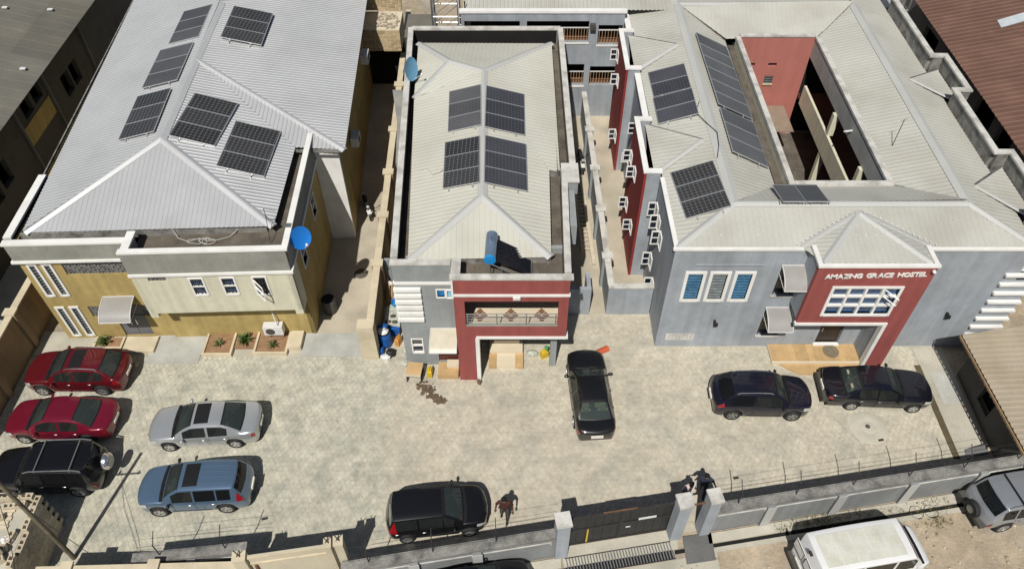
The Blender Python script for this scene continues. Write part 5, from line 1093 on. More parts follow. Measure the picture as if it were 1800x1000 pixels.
    for ax in (axf, axr):
        for s in (1,-1):
            w = thing('wheel', None, None, (ax, s*(w2-.115), r)); w.parent = t; LOC[w.name] = (0,0,0)
            k = s; M = MB(); M.lathe([(r*.62,.10*k),(r*.66,.115*k),(r*.92,.115*k),(r*.985,.085*k),(r,.04*k),(r,-.06*k),(r*.92,-.11*k),(r*.6,-.1*k)], (0,0,0), 'y', 22); M.build('tyre', M_['tyre'], w, True, True)
            M = MB(); M.lathe([(.001,.02*k),(r*.58,.03*k)], (0,0,0), 'y', 18); M.build('brake_disc', M_['trim'], w, local=True)
            M = MB(); M.lathe([(r*.56,.05*k),(r*.58,.108*k),(r*.66,.112*k),(r*.67,.09*k)], (0,0,0), 'y', 20); M.lathe([(.001,.095*k),(r*.16,.09*k),(r*.18,.05*k)], (0,0,0), 'y', 12)
            for q in range(5):
                an = 2*math.pi*q/5 + .3; ca, sa = math.cos(an), math.sin(an); f = lambda d, o, y: (ca*d - sa*o, y*k, sa*d + ca*o); b_ = r*.15; e_ = r*.58
                M.add([f(b_,-.035,.088), f(b_,.035,.088), f(e_,.055,.102), f(e_,-.055,.102), f(b_,-.035,.05), f(b_,.035,.05), f(e_,.055,.06), f(e_,-.055,.06)], [(0,1,2,3),(4,7,6,5),(0,4,5,1),(1,5,6,2),(2,6,7,3),(3,7,4,0)])
            M.build('rim', M_[rimm], w, True, True)
    # surface patches: follow the body skin, a little proud of it
    def near(x): return min(range(len(st)), key=lambda i: abs(st[i]-x))
    def patch(nm, m, x0, x1, l0, l1, s, off=.012, par=None, lf=(0,1), smooth=True):
        i0, i1 = near(x0), near(x1); i0, i1 = min(i0,i1), max(i0,i1); v2 = []; f2 = []; n = int(l1-l0)
        rows = []
        for i in range(i0, i1+1):
            row = []
            for l in range(int(l0), int(l1)+1):
                y, z = SX[i][l]
                if l == int(l0) and lf[0] > 0: y2, z2 = SX[i][l+1]; y, z = lerp(y,y2,lf[0]), lerp(z,z2,lf[0])
                if l == int(l1) and lf[1] < 1: y2, z2 = SX[i][l-1]; y, z = lerp(y2,y,lf[1]), lerp(z2,z,lf[1])
                up = off*(.3 + .7*(l >= 7)); out = off*(1 if l < 8 else .2); row.append((bow(st[i], y) + (off if st[i] > a-.25 else -off if st[i] < -a+.25 else 0), (y+out)*s, z+up))
            rows.append(row)
        for row in rows: v2 += row
        c = len(rows[0])
        for i in range(len(rows)-1):
            for l in range(c-1): f2.append((i*c+l, (i+1)*c+l, (i+1)*c+l+1, i*c+l+1))
        if not f2: return None
        M = MB(); M.add(v2, f2); return M.build(nm, m, t if par is None else par, smooth, True)
    for s in (1,-1):
        patch('cowl_panel', M_['trim'], xc+.10, xc-.05, 7, 10, s, .005); patch('windscreen_seal', M_['trim'], xf+.04, xf-.03, 8, 10, s, .005)
        if tail == 'wide': patch('rear_seal', M_['trim'], xb+.05, xb-.01, 8, 10, s, .005); patch('rear_seal', M_['trim'], xr+.02, xr-.04, 8, 10, s, .005)
        if lampf: patch('headlight', M_['lamp_clear'], a-.42, a-.03, 2, 4, s, .014, lf=(.45,.9))
        if tail == 'wide': patch('tail_light', M_['lamp_red'], -a+.30, -a+.03, 2, 4, s, .014, lf=(.35,.9))
        elif tail == 'tall': patch('tail_light', M_['lamp_red'], -a+.42, -a+.10, 3, 6, s, .016, lf=(.1,1))
        elif tail == 'small': patch('tail_light', M_['lamp_red'], -a+.16, -a+.035, 2, 3, s, .016)
        for k, (p, q) in enumerate(side[:2]):
            i = near(q+.16); y, z = SX[i][3]; M = MB(); M.ball((st[i], s*(y+.012), z-.035), .085, .022, .018, 8, 5); M.build('door_handle', M_['rim_dark'] if rimm == 'rim' else paint, t, True, True)
            if windows is not False:
                D = MB()
                for xx in (p+.02, q-.02):
                    i = near(xx); prof = [SX[i][l] for l in range(0,5)]
                    D.add([(st[i]+d, s*(y+.004), z) for y, z in prof for d in (-.006,.006)], [(2*j,2*j+1,2*j+3,2*j+2) for j in range(4)])
                [q_.build('door_seam', M_['trim'], t, local=True) for q_ in D.pieces()]
        i = near(lerp(xc,xf,.42)); y, z = SX[i][4]; M = MB(); M.ball((st[i], s*(y+.15), z+.07), .07, .115, .075, 10, 6); M.tube([(st[i]-.02, s*y, z+.01),(st[i], s*(y+.12), z+.05)], .03, 5); M.build('side_mirror', paint if not trimlow else M_['trim'], t, True, True)
        if rails:
            q = [(x, s*(w2*wr-.04), ztop(x)+.0) for x in (xf-.15, xf-.3, lerp(xf,xr,.5), xr+.15, xr+.02)]; q = [(p[0],p[1],p[2] - .02 + (.06 if 0 < j < 4 else 0)) for j, p in enumerate(q)]
            M = MB(); M.tube(q, .022, 6); M.build('roof_rail', M_['chrome'], t, True, True)
    if sunroof:
        x0, x1 = sunroof; M = MB(); n = 5; top = lambda x, y: roofz(x, y) + .012; yy = [-.50,-.3,0,.3,.50]; xx = [lerp(x0,x1,k/4) for k in range(5)]
        M.add([(x, y, top(x,y)) for x in xx for y in yy], [(i*5+j, i*5+j+1, (i+1)*5+j+1, (i+1)*5+j) for i in range(4) for j in range(4)]); M.build('sunroof', M_['trim'], t, True, True)
    if bars:
        for x in (lerp(xf,xr,.22), lerp(xf,xr,.82)):
            M = MB(); M.tube([(x,-w2*wr+.02,H-.02),(x,-w2*wr+.05,H+.07),(x,w2*wr-.05,H+.07),(x,w2*wr-.02,H-.02)], .025, 6); M.build('roof_bar', M_['metal'], t, True, True)
        for s in (1,-1):
            M = MB(); M.tube([(xf-.05,s*(w2*wr-.03),H-.04),(xf-.3,s*(w2*wr-.03),H+.06),(xr+.3,s*(w2*wr-.03),H+.06),(xr+.02,s*(w2*wr-.03),H-.04)], .028, 6); M.build('roof_rail', M_['metal'] , t, True, True)
    if ribs:
        for k in range(ribs):
            y = (k-(ribs-1)/2)*(w2*wr*1.5/ribs); q = [(x, y, roofz(x, y) + .004) for x in [lerp(xf-.85 if sunroof else xf-.3,xr+.15,j/6) for j in range(7)]]; M = MB(); M.tube(q, .026, 6); M.build('roof_rib', paint, t, True, True)
    if plate:
        M = MB(); M.box(-a-.03,-a+.03,-.26,.26,lerp(sill,hd,.52),lerp(sill,hd,.52)+.13); M.build('number_plate', M_['plate'], t, local=True)
    M = MB(); M.box(a-.14,a-.012,-w2*.42,w2*.42,.44,.58); M.build('grille', M_['trim'], t, local=True)
    if wipe:
        M = MB(); M.tube([(xc+.07,.5,hc+.015),(xc-.04,-.1,hc+.075)], .012, 4); M.tube([(xc+.09,-.1,hc+.02),(xc-.10,-.62,hc+.06)], .012, 4); M.build('wiper', M_['trim'], t, local=True)
    M = MB(); zz = (sill+.02); M.tube([(x, s_*(w2*.985+.004), .42) for x in (axf-r-.2, axr+r+.2) for s_ in (1,)], .012, 4); M.tube([(x, -(w2*.985+.004), .42) for x in (axf-r-.2, axr+r+.2)], .012, 4); M.build('side_moulding', M_['trim'] if trimlow else paint, t, local=True)
    if bumper:
        M = MB(); M.box(-a-.07,-a+.2,-w2*.80,w2*.80,.34,.62); M.box(-a+.1,-a+.55,w2*.93,w2*1.0,.36,.60); M.box(-a+.1,-a+.55,-w2*1.0,-w2*.93,.36,.60); M.build('rear_bumper', bumper, t, local=True)
    t['_a'] = a; return t, dict(a=a, w2=w2, ztop=ztop, roofz=roofz, SX=SX, st=st, near=near)
def rear_handle(c, t, z, y=0): pass
g1 = 'cars parked in the compound'
c, q = car('parked_car', 'dark red crossover with sunroof and one bright roof rail, farthest back at left', (-19.70,20.72,0), R_(180), cpaint('dark red metallic', (.125,.007,.012)), L=4.62, W=1.84, H=1.62, hn=.86, hc=1.06, hd=1.10, ht=.98, xc=.95, xf=.22, xr=-1.35, xb=-1.95, r=.35, axf=1.42, axr=-1.26, sunroof=(-.05,-.60), rails=True, seat='seat_beige', group=g1, cat='car',
           side=((.60,-.18),(-.26,-1.05),(-1.10,-1.50)))
c, q = car('parked_car', 'crimson saloon with cream rear shelf, second red car at left', (-19.48,18.22,0), R_(180), cpaint('crimson metallic', (.18,.008,.026)), L=4.72, W=1.78, H=1.47, xc=1.05, xf=.32, xr=-.86, xb=-1.62, hd=1.02, ht=.98, axf=1.42, axr=-1.30, r=.32, group=g1)
c, q = car('parked_car', 'black off-roader with roof bars and spare wheel on its back door', (-19.0,15.72,0), R_(182), cpaint('black paint', (.008,.008,.009)), L=4.65, W=1.85, H=1.78, hn=.98, hc=1.16, hd=1.10, ht=.85, xc=.85, xf=.42, xr=-1.88, xb=-2.13, r=.37, axf=1.40, axr=-1.33, wr=.80, sill=.36, bars=True, tail='small', tinted=True, group=g1, plate=False, ribs=4, seat='seat_grey',
           side=((.50,-.22),(-.30,-1.12),(-1.22,-1.75)))
M = MB(); M.lathe([(.001,-2.58),(.10,-2.585),(.28,-2.56),(.345,-2.50),(.36,-2.46),(.36,-2.34),(.30,-2.30)], (0,-.12,1.05), 'x', 26); o = M.build('spare_wheel', M_['chrome'], c, True, True); M = MB(); M.lathe([(.001,-2.592),(.24,-2.586)], (0,-.12,1.05), 'x', 22); M.build('hub_cover', M_['rim_dark'], o, local=True)
c, q = car('parked_car', 'silver saloon with open dark sunroof, left of centre', (-13.20,17.95,0), R_(183.5), cpaint('silver metallic', (.50,.52,.53), .3, .55), L=4.80, W=1.82, H=1.47, xc=1.08, xf=.34, xr=-.90, xb=-1.68, hd=1.03, ht=1.0, axf=1.44, axr=-1.34, r=.32, sunroof=(.20,-.40), group=g1)
c, q = car('parked_car', 'metallic blue crossover with ribbed roof and sunroof beside the silver saloon', (-12.78,14.98,0), R_(183.5), cpaint('blue metallic', (.12,.19,.285), .3, .45), L=4.55, W=1.82, H=1.66, hn=.90, hc=1.08, hd=1.05, ht=.75, xc=1.08, xf=.36, xr=-1.72, xb=-2.08, r=.35, axf=1.36, axr=-1.28, sunroof=(.20,-.38), ribs=4, tail='tall', tinted=True, group=g1, trimlow=True, rimm='rim',
           side=((.68,-.14),(-.22,-1.02),(-1.08,-1.62)))
car('parked_car', 'black hatchback parked along the inside of the street wall', (-2.98,13.92,0), R_(6.5), cpaint('black metallic', (.010,.010,.011)), L=4.05, W=1.80, H=1.58, hn=.88, hc=1.04, hd=1.0, ht=.75, xc=1.02, xf=.30, xr=-1.62, xb=-1.88, r=.31, axf=1.22, axr=-1.22, sill=.26, tail='tall', group=g1, seat='seat_grey', plate=False)
car('parked_car', 'black saloon seen from behind, nose towards the hostel alley', (3.47,19.60,0), R_(93.5), cpaint('soft black paint', (.011,.011,.011), .38), L=4.72, W=1.76, H=1.46, xc=1.02, xf=.30, xr=-.92, xb=-1.66, hd=1.02, ht=1.0, axf=1.40, axr=-1.30, r=.31, group=g1, seat='seat_beige')
car('parked_car', 'dark navy crossover with ribbed roof in front of the hostel', (11.0,19.40,0), R_(-1.5), cpaint('dark navy metallic', (.011,.012,.024)), L=4.42, W=1.82, H=1.66, hn=.92, hc=1.08, hd=1.08, ht=.86, xc=1.02, xf=.42, xr=-1.30, xb=-1.86, r=.35, axf=1.32, axr=-1.30, rails=True, ribs=4, tail='tall', tinted=True, group=g1, rimm='rim_dark', trimlow=True)
car('parked_car', 'old dark blue boxy saloon with thick bumper under the hostel portal', (16.30,19.86,0), R_(-3), cpaint('midnight blue paint', (.008,.009,.016)), L=4.82, W=1.80, H=1.43, hn=.80, hc=.94, hd=.98, ht=.95, xc=.92, xf=.28, xr=-.92, xb=-1.55, r=.31, axf=1.50, axr=-1.20, tail='wide', group=g1, bumper=M_['plastic_grey'], seat='seat_beige', trimlow=True, side=((.60,-.20),(-.28,-1.02)))
# street vehicles
vp = cpaint('white van paint', (.74,.74,.73), .4, 0, .5)
c, q = car('parked_van', 'white minibus with chequered cream roof parked on the dirt street', (13.22,12.05,0), R_(9.5), vp, L=4.95, W=1.78, H=2.02, hn=.95, hc=1.10, hd=1.18, ht=.95, xc=1.98, xf=1.38, xr=-2.18, xb=-2.36, r=.31, axf=1.55, axr=-1.35, wr=.88, sill=.28, tail='van', bowf=.2, group=None, cat='van', seat='seat_grey', tinted=True, side=((1.55,.75),(.65,-.55),(-.65,-1.75)), plate=False)
zt = lambda x, y: q['roofz'](x, y) + .012
for k in range(5):
    for j in range(3):
        x0, x1 = 1.12 - k*.62, 1.12 - k*.62 - .60; y0 = -.62 + j*.415; y1 = y0 + .40
        M = MB(); M.add([(x,y,zt(x,y)) for x in (x0,x1) for y in (y0,y1)] + [(x,y,zt(x,y)-.02) for x in (x0,x1) for y in (y0,y1)], [(0,1,3,2),(0,4,5,1),(2,3,7,6),(0,2,6,4),(1,5,7,3)]); M.build('roof_panel', M_['van_roof'] if 'van_roof' in M_ else M_['tile_cream'], c, local=True)
for y0, y1 in ((-.74,-.06),(.06,.74)):
    M = MB(); M.box(-2.50,-2.46,y0,y1,1.20,1.72); w = M.build('rear_window', M_['plastic_white'], c, local=True)
    M = MB()
    for a_, b_ in (((y0,1.2),(y1,1.2)),((y1,1.2),(y1,1.72)),((y1,1.72),(y0,1.72)),((y0,1.72),(y0,1.2))): M.tube([(-2.505,*a_),(-2.505,*b_)], .014, 4)
    M.build('window_seal', M_['trim'], w, local=True)
M = MB(); M.box(-2.58,-2.4,-.72,.72,.42,.60); M.build('rear_bumper', M_['plastic_grey'], c, local=True); M = MB(); M.box(-2.52,-2.48,-.14,.36,.80,.90); M.build('number_plate', M_['plate'], c, local=True)
M = MB(); M.box(-2.42,-2.32,-.10,.10,1.93,1.99); M.build('brake_lamp', M_['iron'], c, local=True)
c, q = car('parked_car', 'silver off-roader with dark back window and rear spare wheel at the right edge', (20.55,14.45,0), R_(9.5), cpaint('pale silver metallic', (.36,.38,.40), .32, .5), L=4.6, W=1.80, H=1.76, hn=.98, hc=1.14, hd=1.05, ht=.62, xc=.85, xf=.35, xr=-1.62, xb=-2.02, r=.36, axf=1.4, axr=-1.35, wr=.80, sill=.36, tail='small', tinted=True, rails=True, cat='car', plate=False, side=((.50,-.22),(-.30,-1.12),(-1.2,-1.72)))
M = MB(); M.lathe([(.001,-2.56),(.16,-2.56),(.2,-2.52),(.34,-2.53),(.36,-2.46),(.36,-2.36),(.30,-2.30)], (0,-.10,.86), 'x', 24); o = M.build('spare_wheel', M_['tyre'], c, True, True); M = MB(); M.lathe([(.001,-2.575),(.17,-2.565)], (0,-.10,.86), 'x', 16); M.build('rim', M_['rim_dark'], o, local=True)
M = MB(); M.box(-2.40,-2.15,-.78,.78,.45,.62); M.build('rear_bumper', M_['plastic_grey'], c, local=True)
for x in (-.1,-1.05): M = MB(); M.tube([(x,-.72,1.74),(x,-.7,1.82),(x,.7,1.82),(x,.72,1.74)], .03, 6); M.build('roof_bar', M_['trim'], c, True, True)
car('parked_car', 'black saloon cut by the bottom edge of the picture, on the street', (-1.5,10.80,0), R_(9.3), cpaint('gloss black paint', (.008,.008,.009)), L=4.7, W=1.78, H=1.46, xc=1.02, xf=.30, xr=-.92, xb=-1.66, hd=1.02, ht=1.0, axf=1.40, axr=-1.30, r=.31, seat='seat_grey')
# ================================================================== PEOPLE
def person(label, loc, rz, joints, rad, shirt, trouser, group=None, bare=True):
    "joints: name -> (x,y,z); one skinned body, clothes lifted off its surface, hair, face and hands"
    t = thing('person', label, 'person', loc, rz, group)
    bones = [('pelvis','spine'),('spine','chest'),('chest','neck'),('neck','head'),('head','crown'),('chest','sh_l'),('sh_l','el_l'),('el_l','wr_l'),('chest','sh_r'),('sh_r','el_r'),('el_r','wr_r'),
             ('pelvis','hip_l'),('hip_l','kn_l'),('kn_l','an_l'),('an_l','toe_l'),('pelvis','hip_r'),('hip_r','kn_r'),('kn_r','an_r'),('an_r','toe_r')]
    nm = list(joints); me = bpy.data.meshes.new('body'); me.from_pydata([joints[n] for n in nm], [(nm.index(a), nm.index(b)) for a, b in bones], []); o = bpy.data.objects.new('body', me); COL.objects.link(o)
    sk_ = o.modifiers.new('s', 'SKIN'); sk_.use_smooth_shade = True
    for i, n in enumerate(nm):
        r = rad[n.split('_')[0]]; d = me.skin_vertices[0].data[i]; d.radius = r if isinstance(r, tuple) else (r, r); d.use_root = (n == 'pelvis')
    o.modifiers.new('u', 'SUBSURF').levels = 2; bpy.context.view_layer.update()
    m2 = bpy.data.meshes.new_from_object(o.evaluated_get(bpy.context.evaluated_depsgraph_get())); m2.name = 'body'; bpy.data.objects.remove(o)
    m2.materials.clear(); m2.materials.append(M_['skin']); b = bpy.data.objects.new('body', m2); COL.objects.link(b); b.parent = t; m2.shade_smooth()
    J = {k: Vector(v) for k, v in joints.items()}
    def region(p):
        best = min(bones, key=lambda bn: (p - (J[bn[0]] + (J[bn[1]]-J[bn[0]])*max(0,min(1,(p-J[bn[0]]).dot(J[bn[1]]-J[bn[0]])/max(1e-6,(J[bn[1]]-J[bn[0]]).length_squared))))).length); return best
    for part, keys, m, off in (('shirt', {'spine','chest'}, shirt, .016), ('trousers', {'hip','kn','pelv'}, trouser, .012)):
        fs = []
        for p in m2.polygons:
            a, c = region(p.center); ok = (a in ('pelvis','spine') and c in ('spine','chest')) or (a == 'chest') or (a.startswith('sh')) if part == 'shirt' else (a == 'pelvis' and c.startswith('hip')) or a.startswith('hip') or (a.startswith('kn'))
            if ok: fs.append(p)
        used = sorted({v for p in fs for v in p.vertices}); mp = {v: i for i, v in enumerate(used)}; M = MB()
        M.add([m2.vertices[v].co + m2.vertices[v].normal*off for v in used], [tuple(mp[v] for v in p.vertices) for p in fs]); M.build(part, m, t, True, True, 180)
    h, cr = J['head'], J['crown']; f = Vector((0,1,0)); M = MB(); M.ball((h.x, h.y-.012, h.z+.045), .098, .112, .105, 12, 8); M.build('hair', M_['hair'], t, True, True)
    M = MB(); M.ball((h.x-.035,h.y+.088,h.z+.01), .016,.01,.012, 8, 5); M.ball((h.x+.035,h.y+.088,h.z+.01), .016,.01,.012, 8, 5); M.build('eye', M_['plastic_white'], t, True, True)
    M = MB(); M.ball((h.x,h.y+.103,h.z-.02), .016,.02,.024, 8, 5); M.ball((h.x,h.y+.09,h.z-.062), .03,.012,.01, 8, 5); M.ball((h.x-.098,h.y,h.z-.01), .012,.025,.032, 8, 5); M.ball((h.x+.098,h.y,h.z-.01), .012,.025,.032, 8, 5); M.build('face_features', M_['skin'], t, True, True)
    for s in ('l','r'):
        w = J['wr_'+s]; d = (w - J['el_'+s]).normalized(); sd = d.cross(Vector((0,1,0))).normalized() if abs(d.y) < .9 else Vector((1,0,0)); up = sd.cross(d); M = MB(); c = w + d*.05; M.ball(c, .036,.036,.05, 8, 6)
        for k in range(4): b_ = c + sd*(k-1.5)*.02 + d*.03; ln = (.065,.08,.075,.055)[k]; M.tube([b_, b_ + d*ln*.6, b_ + d*ln + up*.02], [.011,.010,.008], 5)
        b_ = c + sd*.035*(1 if s == 'l' else -1); M.tube([b_, b_ + d*.03 + sd*.02*(1 if s == 'l' else -1), b_ + d*.055 + sd*.015*(1 if s == 'l' else -1)], [.013,.011,.009], 5); M.build('hand', M_['skin'], t, True, True)
    for s in ('l','r'):
        a_, e = J['an_'+s], J['toe_'+s]; M = MB(); c = (a_+e)/2; M.ball((c.x,c.y,c.z-.005), .052,.13,.048, 8, 6); M.build('shoe', M_['plastic_black'], t, True, True)
    return t
RAD = dict(pelvis=(.15,.11), spine=(.135,.10), chest=(.165,.11), neck=.052, head=(.085,.10), crown=(.06,.07), sh=.062, el=.046, wr=.034, hip=.092, kn=.062, an=.042, toe=.035)
def pose(stride=.18, arm=.12, lean=0, bend=0, ka=0):
    return dict(pelvis=(0,0,.95), spine=(0,.01+lean*.3,1.12), chest=(0,.01+lean*.6,1.36), neck=(0,.02+lean,1.50), head=(0,.04+lean*1.1,1.62), crown=(0,.03+lean*1.15,1.72), sh_l=(-.19,lean*.65,1.40), el_l=(-.26-arm*.5,-.05+lean*.5,1.14), wr_l=(-.24-arm,.10+lean,.92+bend),
                sh_r=(.19,lean*.65,1.40), el_r=(.26+arm*.5,-.02+lean*.5,1.14), wr_r=(.24+arm,.08+lean,.92+bend*1.2), hip_l=(-.10,0,.88), kn_l=(-.12,stride*.6,.48), an_l=(-.12,stride,.09+ka), toe_l=(-.13,stride+.14,.045+ka), hip_r=(.10,0,.88), kn_r=(.12,-stride*.3+.04,.48), an_r=(.12,-stride,.09), toe_r=(.13,-stride+.14,.045))
person('person in a rust brown shirt and grey trousers walking beside the black hatchback', (-.30,13.95,0), R_(175), pose(.16,.10), RAD, M_['shirt_brown'], M_['trouser_grey'])
person('person in a white and pink top leaning just inside the side gate', (7.02,14.72,0), R_(200), pose(.08,.02,.10,.18), RAD, M_['shirt_white'], M_['door_red'])
person('person in dark clothes with arms bent behind the right gate pillar', (7.75,15.0,0), R_(165), pose(.10,.14,.04,.30), RAD, M_['shirt_navy'], M_['trouser_dark'])
# ================================================================== MOTORBIKES
def motorbike(label, loc, rz, m, white=True):
    t = thing('motorbike', label, 'motorbike', loc, rz, 'motorbikes in the alleys')
    for y in (.62,-.62):
        M = MB(); n = 20
        for a, b in ((.30,.035),): M.lathe([(a-.07,-b),(a-.02,-b*1.2),(a,-b*.6),(a,b*.6),(a-.02,b*1.2),(a-.07,b)], (0,y,.30), 'x', n)
        w = M.build('wheel', M_['tyre'], t, True, True); M = MB(); M.lathe([(.23,-.02),(.21,0),(.23,.02)], (0,y,.3), 'x', n); M.lathe([(.05,-.05),(.05,.05)], (0,y,.3), 'x', 10)
        for k in range(6): a = math.pi*k/6; M.tube([(0,y-.22*math.cos(a),.3-.22*math.sin(a)),(0,y+.22*math.cos(a),.3+.22*math.sin(a))], .008, 4)
        M.build('rim', M_['rim_dark'], w, True, True)
    M = MB(); M.ball((0,.16,.80), .14,.26,.13); M.build('fuel_tank', m, t, True, True); M = MB(); M.ball((0,-.32,.80), .13,.38,.07); M.build('seat', M_['plastic_black'], t, True, True)
    M = MB(); M.ball((0,.02,.42), .15,.22,.17, 10, 6); M.tube([(.12,.0,.35),(.14,-.5,.36),(.14,-.8,.45)], .045, 7); M.build('engine', M_['metal'], t, True, True)
    M = MB(); M.tube([(0,.62,.3),(0,.42,.9),(0,.38,1.0)], .04, 6); M.tube([(0,.4,.85),(0,-.1,.62),(0,-.62,.32)], .03, 6); M.build('frame', M_['black_metal'], t, True, True)
    M = MB(); M.tube([(-.36,.25,1.06),(-.15,.38,1.02),(.15,.38,1.02),(.36,.25,1.06)], .02, 6); M.build('handlebar', M_['black_metal'], t, True, True)
    M = MB(); M.ball((0,.55,.90), .09,.07,.09); M.build('headlight', M_['lamp_clear'], t, True, True); M = MB(); M.ball((0,-.72,.72), .09,.18,.05); M.build('tail_fairing', M_['plastic_white'] if white else m, t, True, True); M = MB(); M.box(-.11,.11,.50,.86,.60,.64); M.build('mudguard', M_['plastic_white'] if white else m, t, True, True)
    for s in (-1,1): M = MB(); M.tube([(s*.2,.36,1.03),(s*.26,.40,1.22)], .01, 4); M.ball((s*.27,.40,1.25), .06,.015,.04, 8, 5); M.build('mirror', M_['plastic_black'], t, True, True)
    return t
mbk = motorbike('black motorbike with white panels standing in the left alley', (-8.05,32.0,0), R_(200), M_['plastic_black'])
k = dup(mbk, (4.05,36.0,0), R_(186), 'small dark motorbike parked against the grey wall in the right alley')
# ================================================================== SMALL THINGS
def drum(c, r, h, m, lab, nm='plastic_drum', cat='drum'):
    t = thing(nm, lab, cat, c); M = MB(); M.lathe([(.001,0),(r*.96,0),(r,.03),(r,h*.3),(r*1.03,h*.33),(r,h*.36),(r,h*.63),(r*1.03,h*.66),(r,h*.69),(r,h-.04),(r*.94,h)], c, n=20); M.build('drum_body', m, t, True); return t
d = drum((-6.02,22.75,0), .30, .95, M_['plastic_blue'], 'big blue plastic drum topped with rubbish beside the alley wall pier'); M = MB(); M.lathe([(.28,.93),(.001,.9)], (-6.02,22.75,0), n=18); M.build('drum_mouth', M_['plastic_black'], d)
def bag(name, label, cat, c, s, m, seed, n=12):
    random.seed(seed); M = MB(); M.ball((c[0],c[1],c[2]+s[2]*.9), s[0], s[1], s[2], n, 8, .16); o = M.build(name, m, None, True, sharp=25); return tag(o, label, cat)
bag('plastic_bag', 'crumpled white plastic bag lying on the blue drum', 'bag', (-6.05,22.72,.92), (.26,.20,.13), M_['plastic_white'], 3)
bag('plastic_bag', 'crumpled bright blue bag behind the white bag on the drum', 'bag', (-6.08,22.98,.90), (.24,.16,.16), M_['plastic_blue'], 4)
bag('rubbish_bag', 'black tied rubbish bag at the foot of the blue drum', 'bag', (-5.72,22.1,0), (.24,.22,.2), M_['plastic_black'], 5)
bag('plastic_bag', 'blue bag squeezed against the cream pier below the drum', 'bag', (-6.15,22.25,0), (.12,.2,.2), M_['plastic_blue'], 6)
bag('plastic_bag', 'white bag on the ground in front of the blue drum', 'bag', (-5.95,21.9,0), (.24,.17,.14), M_['plastic_white'], 8)
M = MB(); M.prism([(-6.15,23.5),(-5.35,23.35),(-5.45,24.3),(-5.7,24.9),(-6.1,24.6)], .55, .62); o = M.build('sheet_cover', M_['sack']); tag(o, 'pale patterned sheet spread over goods in the gap behind the drum', 'tarpaulin')
for k, (x, y) in enumerate(((-5.95,23.62),(-5.62,23.58),(-5.75,23.95))): bag('plastic_bag', ['dark grey rag on the left front of the pale sheet','dark grey rag on the right front of the pale sheet','dark grey rag in the middle of the pale sheet'][k], 'rag', (x,y,.6), (.14,.10,.07), M_['plastic_grey'], 20+k)
M = MB(); M.prism([(-6.1,23.3),(-5.4,23.2),(-5.4,23.55),(-6.1,23.55)], 0, .5); tag(M.build('crate', M_['plastic_blue']), 'dark blue plastic crate under the pale sheet', 'crate')
d = thing('bucket', 'bright blue bucket on top of the pale sheet in the gap', 'bucket', (-5.72,24.7,.62)); M = MB(); M.lathe([(.001,0),(.13,0),(.17,.28),(.18,.28),(.16,.05),(.001,.04)], (-5.72,24.7,.62), n=18); M.build('bucket_body', M_['plastic_cyan'], d, True); M = MB(); M.tube([(-5.89,24.7,.9),(-5.72,24.7,.98),(-5.55,24.7,.9)], .008, 4); M.build('bucket_handle', M_['metal'], d)
lg = thing('log_pile', 'pile of rough brown poles leaning in the gap behind the blue bucket', 'wood pile', (-5.9,25.4,0)); random.seed(11)
for k in range(9):
    M = MB(); x = -6.2 + k*.1; M.tube([(x,24.9+random.uniform(0,.3),.1),(x+random.uniform(-.15,.15),25.6+random.uniform(0,.4),.9+random.uniform(0,.5))], [.07,.055], 7); M.build('pole', M_['timber'], lg, True)
for k, (x, y, lab) in enumerate(((-5.55,25.3,'pale rag hanging on the pole pile, nearest the grey house'),(-6.0,25.7,'pale rag hanging on the pole pile, nearest the cream wall'))): bag('rag', lab, 'rag', (x,y,1.0), (.14,.12,.1), M_['cloth_white'], 30+k)
def jerry(c, m, lab, cap_m, rz=0):
    t = thing('jerrycan', lab, 'jerrycan', c, rz); M = MB(); M.box(-.14,.14,-.09,.09,.0,.30); M.add([(-.14,-.09,.3),(.14,-.09,.3),(.14,.09,.3),(-.14,.09,.3),(-.10,-.06,.37),(.06,-.06,.37),(.06,.06,.37),(-.10,.06,.37)], [(0,1,5,4),(1,2,6,5),(2,3,7,6),(3,0,4,7),(4,5,6,7)]); M.build('can_body', m, t, True, True)
    M = MB(); M.tube([(.09,0,.32),(.11,0,.41)], .035, 10); M.build('cap', cap_m, t, True, True); M = MB(); M.tube([(-.1,0,.36),(-.08,0,.42),(.02,0,.42),(.05,0,.37)], .014, 5); M.build('handle', m, t, True, True)
    for o in t.children: o.scale = (1.25,1.25,1.35)
    return t
jerry((1.52,22.0,0), M_['plastic_yellow'], 'yellow jerrycan standing in the porch beside the grey column', M_['plastic_green'], .4)
jerry((-5.42,22.78,0), M_['plastic_orange'], 'orange jerrycan right of the blue drum', M_['plastic_orange'], 1.2)
jerry((-3.78,20.95,0), M_['plastic_yellow'], 'yellow jerrycan in front of the side step of the middle house', M_['plastic_yellow'], 1.5)
bag('plastic_bag', 'green plastic bag on the yellow jerrycan in the porch', 'bag', (1.62,22.12,.48), (.10,.10,.09), M_['plastic_green'], 41)
bag('sack', 'slumped pale woven sack on the porch floor', 'sack', (.95,22.1,0), (.26,.2,.15), M_['sack'], 42)
bag('sack', 'pale sack slumped against the left foot of the grey facade, upper one', 'sack', (-5.02,22.3,0), (.14,.2,.14), M_['sack'], 43); bag('sack', 'greenish sack by the left foot of the grey facade, lower one', 'sack', (-5.0,21.6,0), (.15,.22,.12), M_['sack'], 44)
M = MB(); M.ball((-1.50,20.5,.1), .12,.14,.1, 10, 6, .3); tag(M.build('broom_head', M_['mud']), 'small dark straw broom head at the foot of the red column', 'broom')
ct = thing('wooden_cart', 'wooden box cart with tan lid by the grey facade corner', 'cart', (-4.45,20.85,0), R_(-6)); ct.scale = (.82,.82,.86)
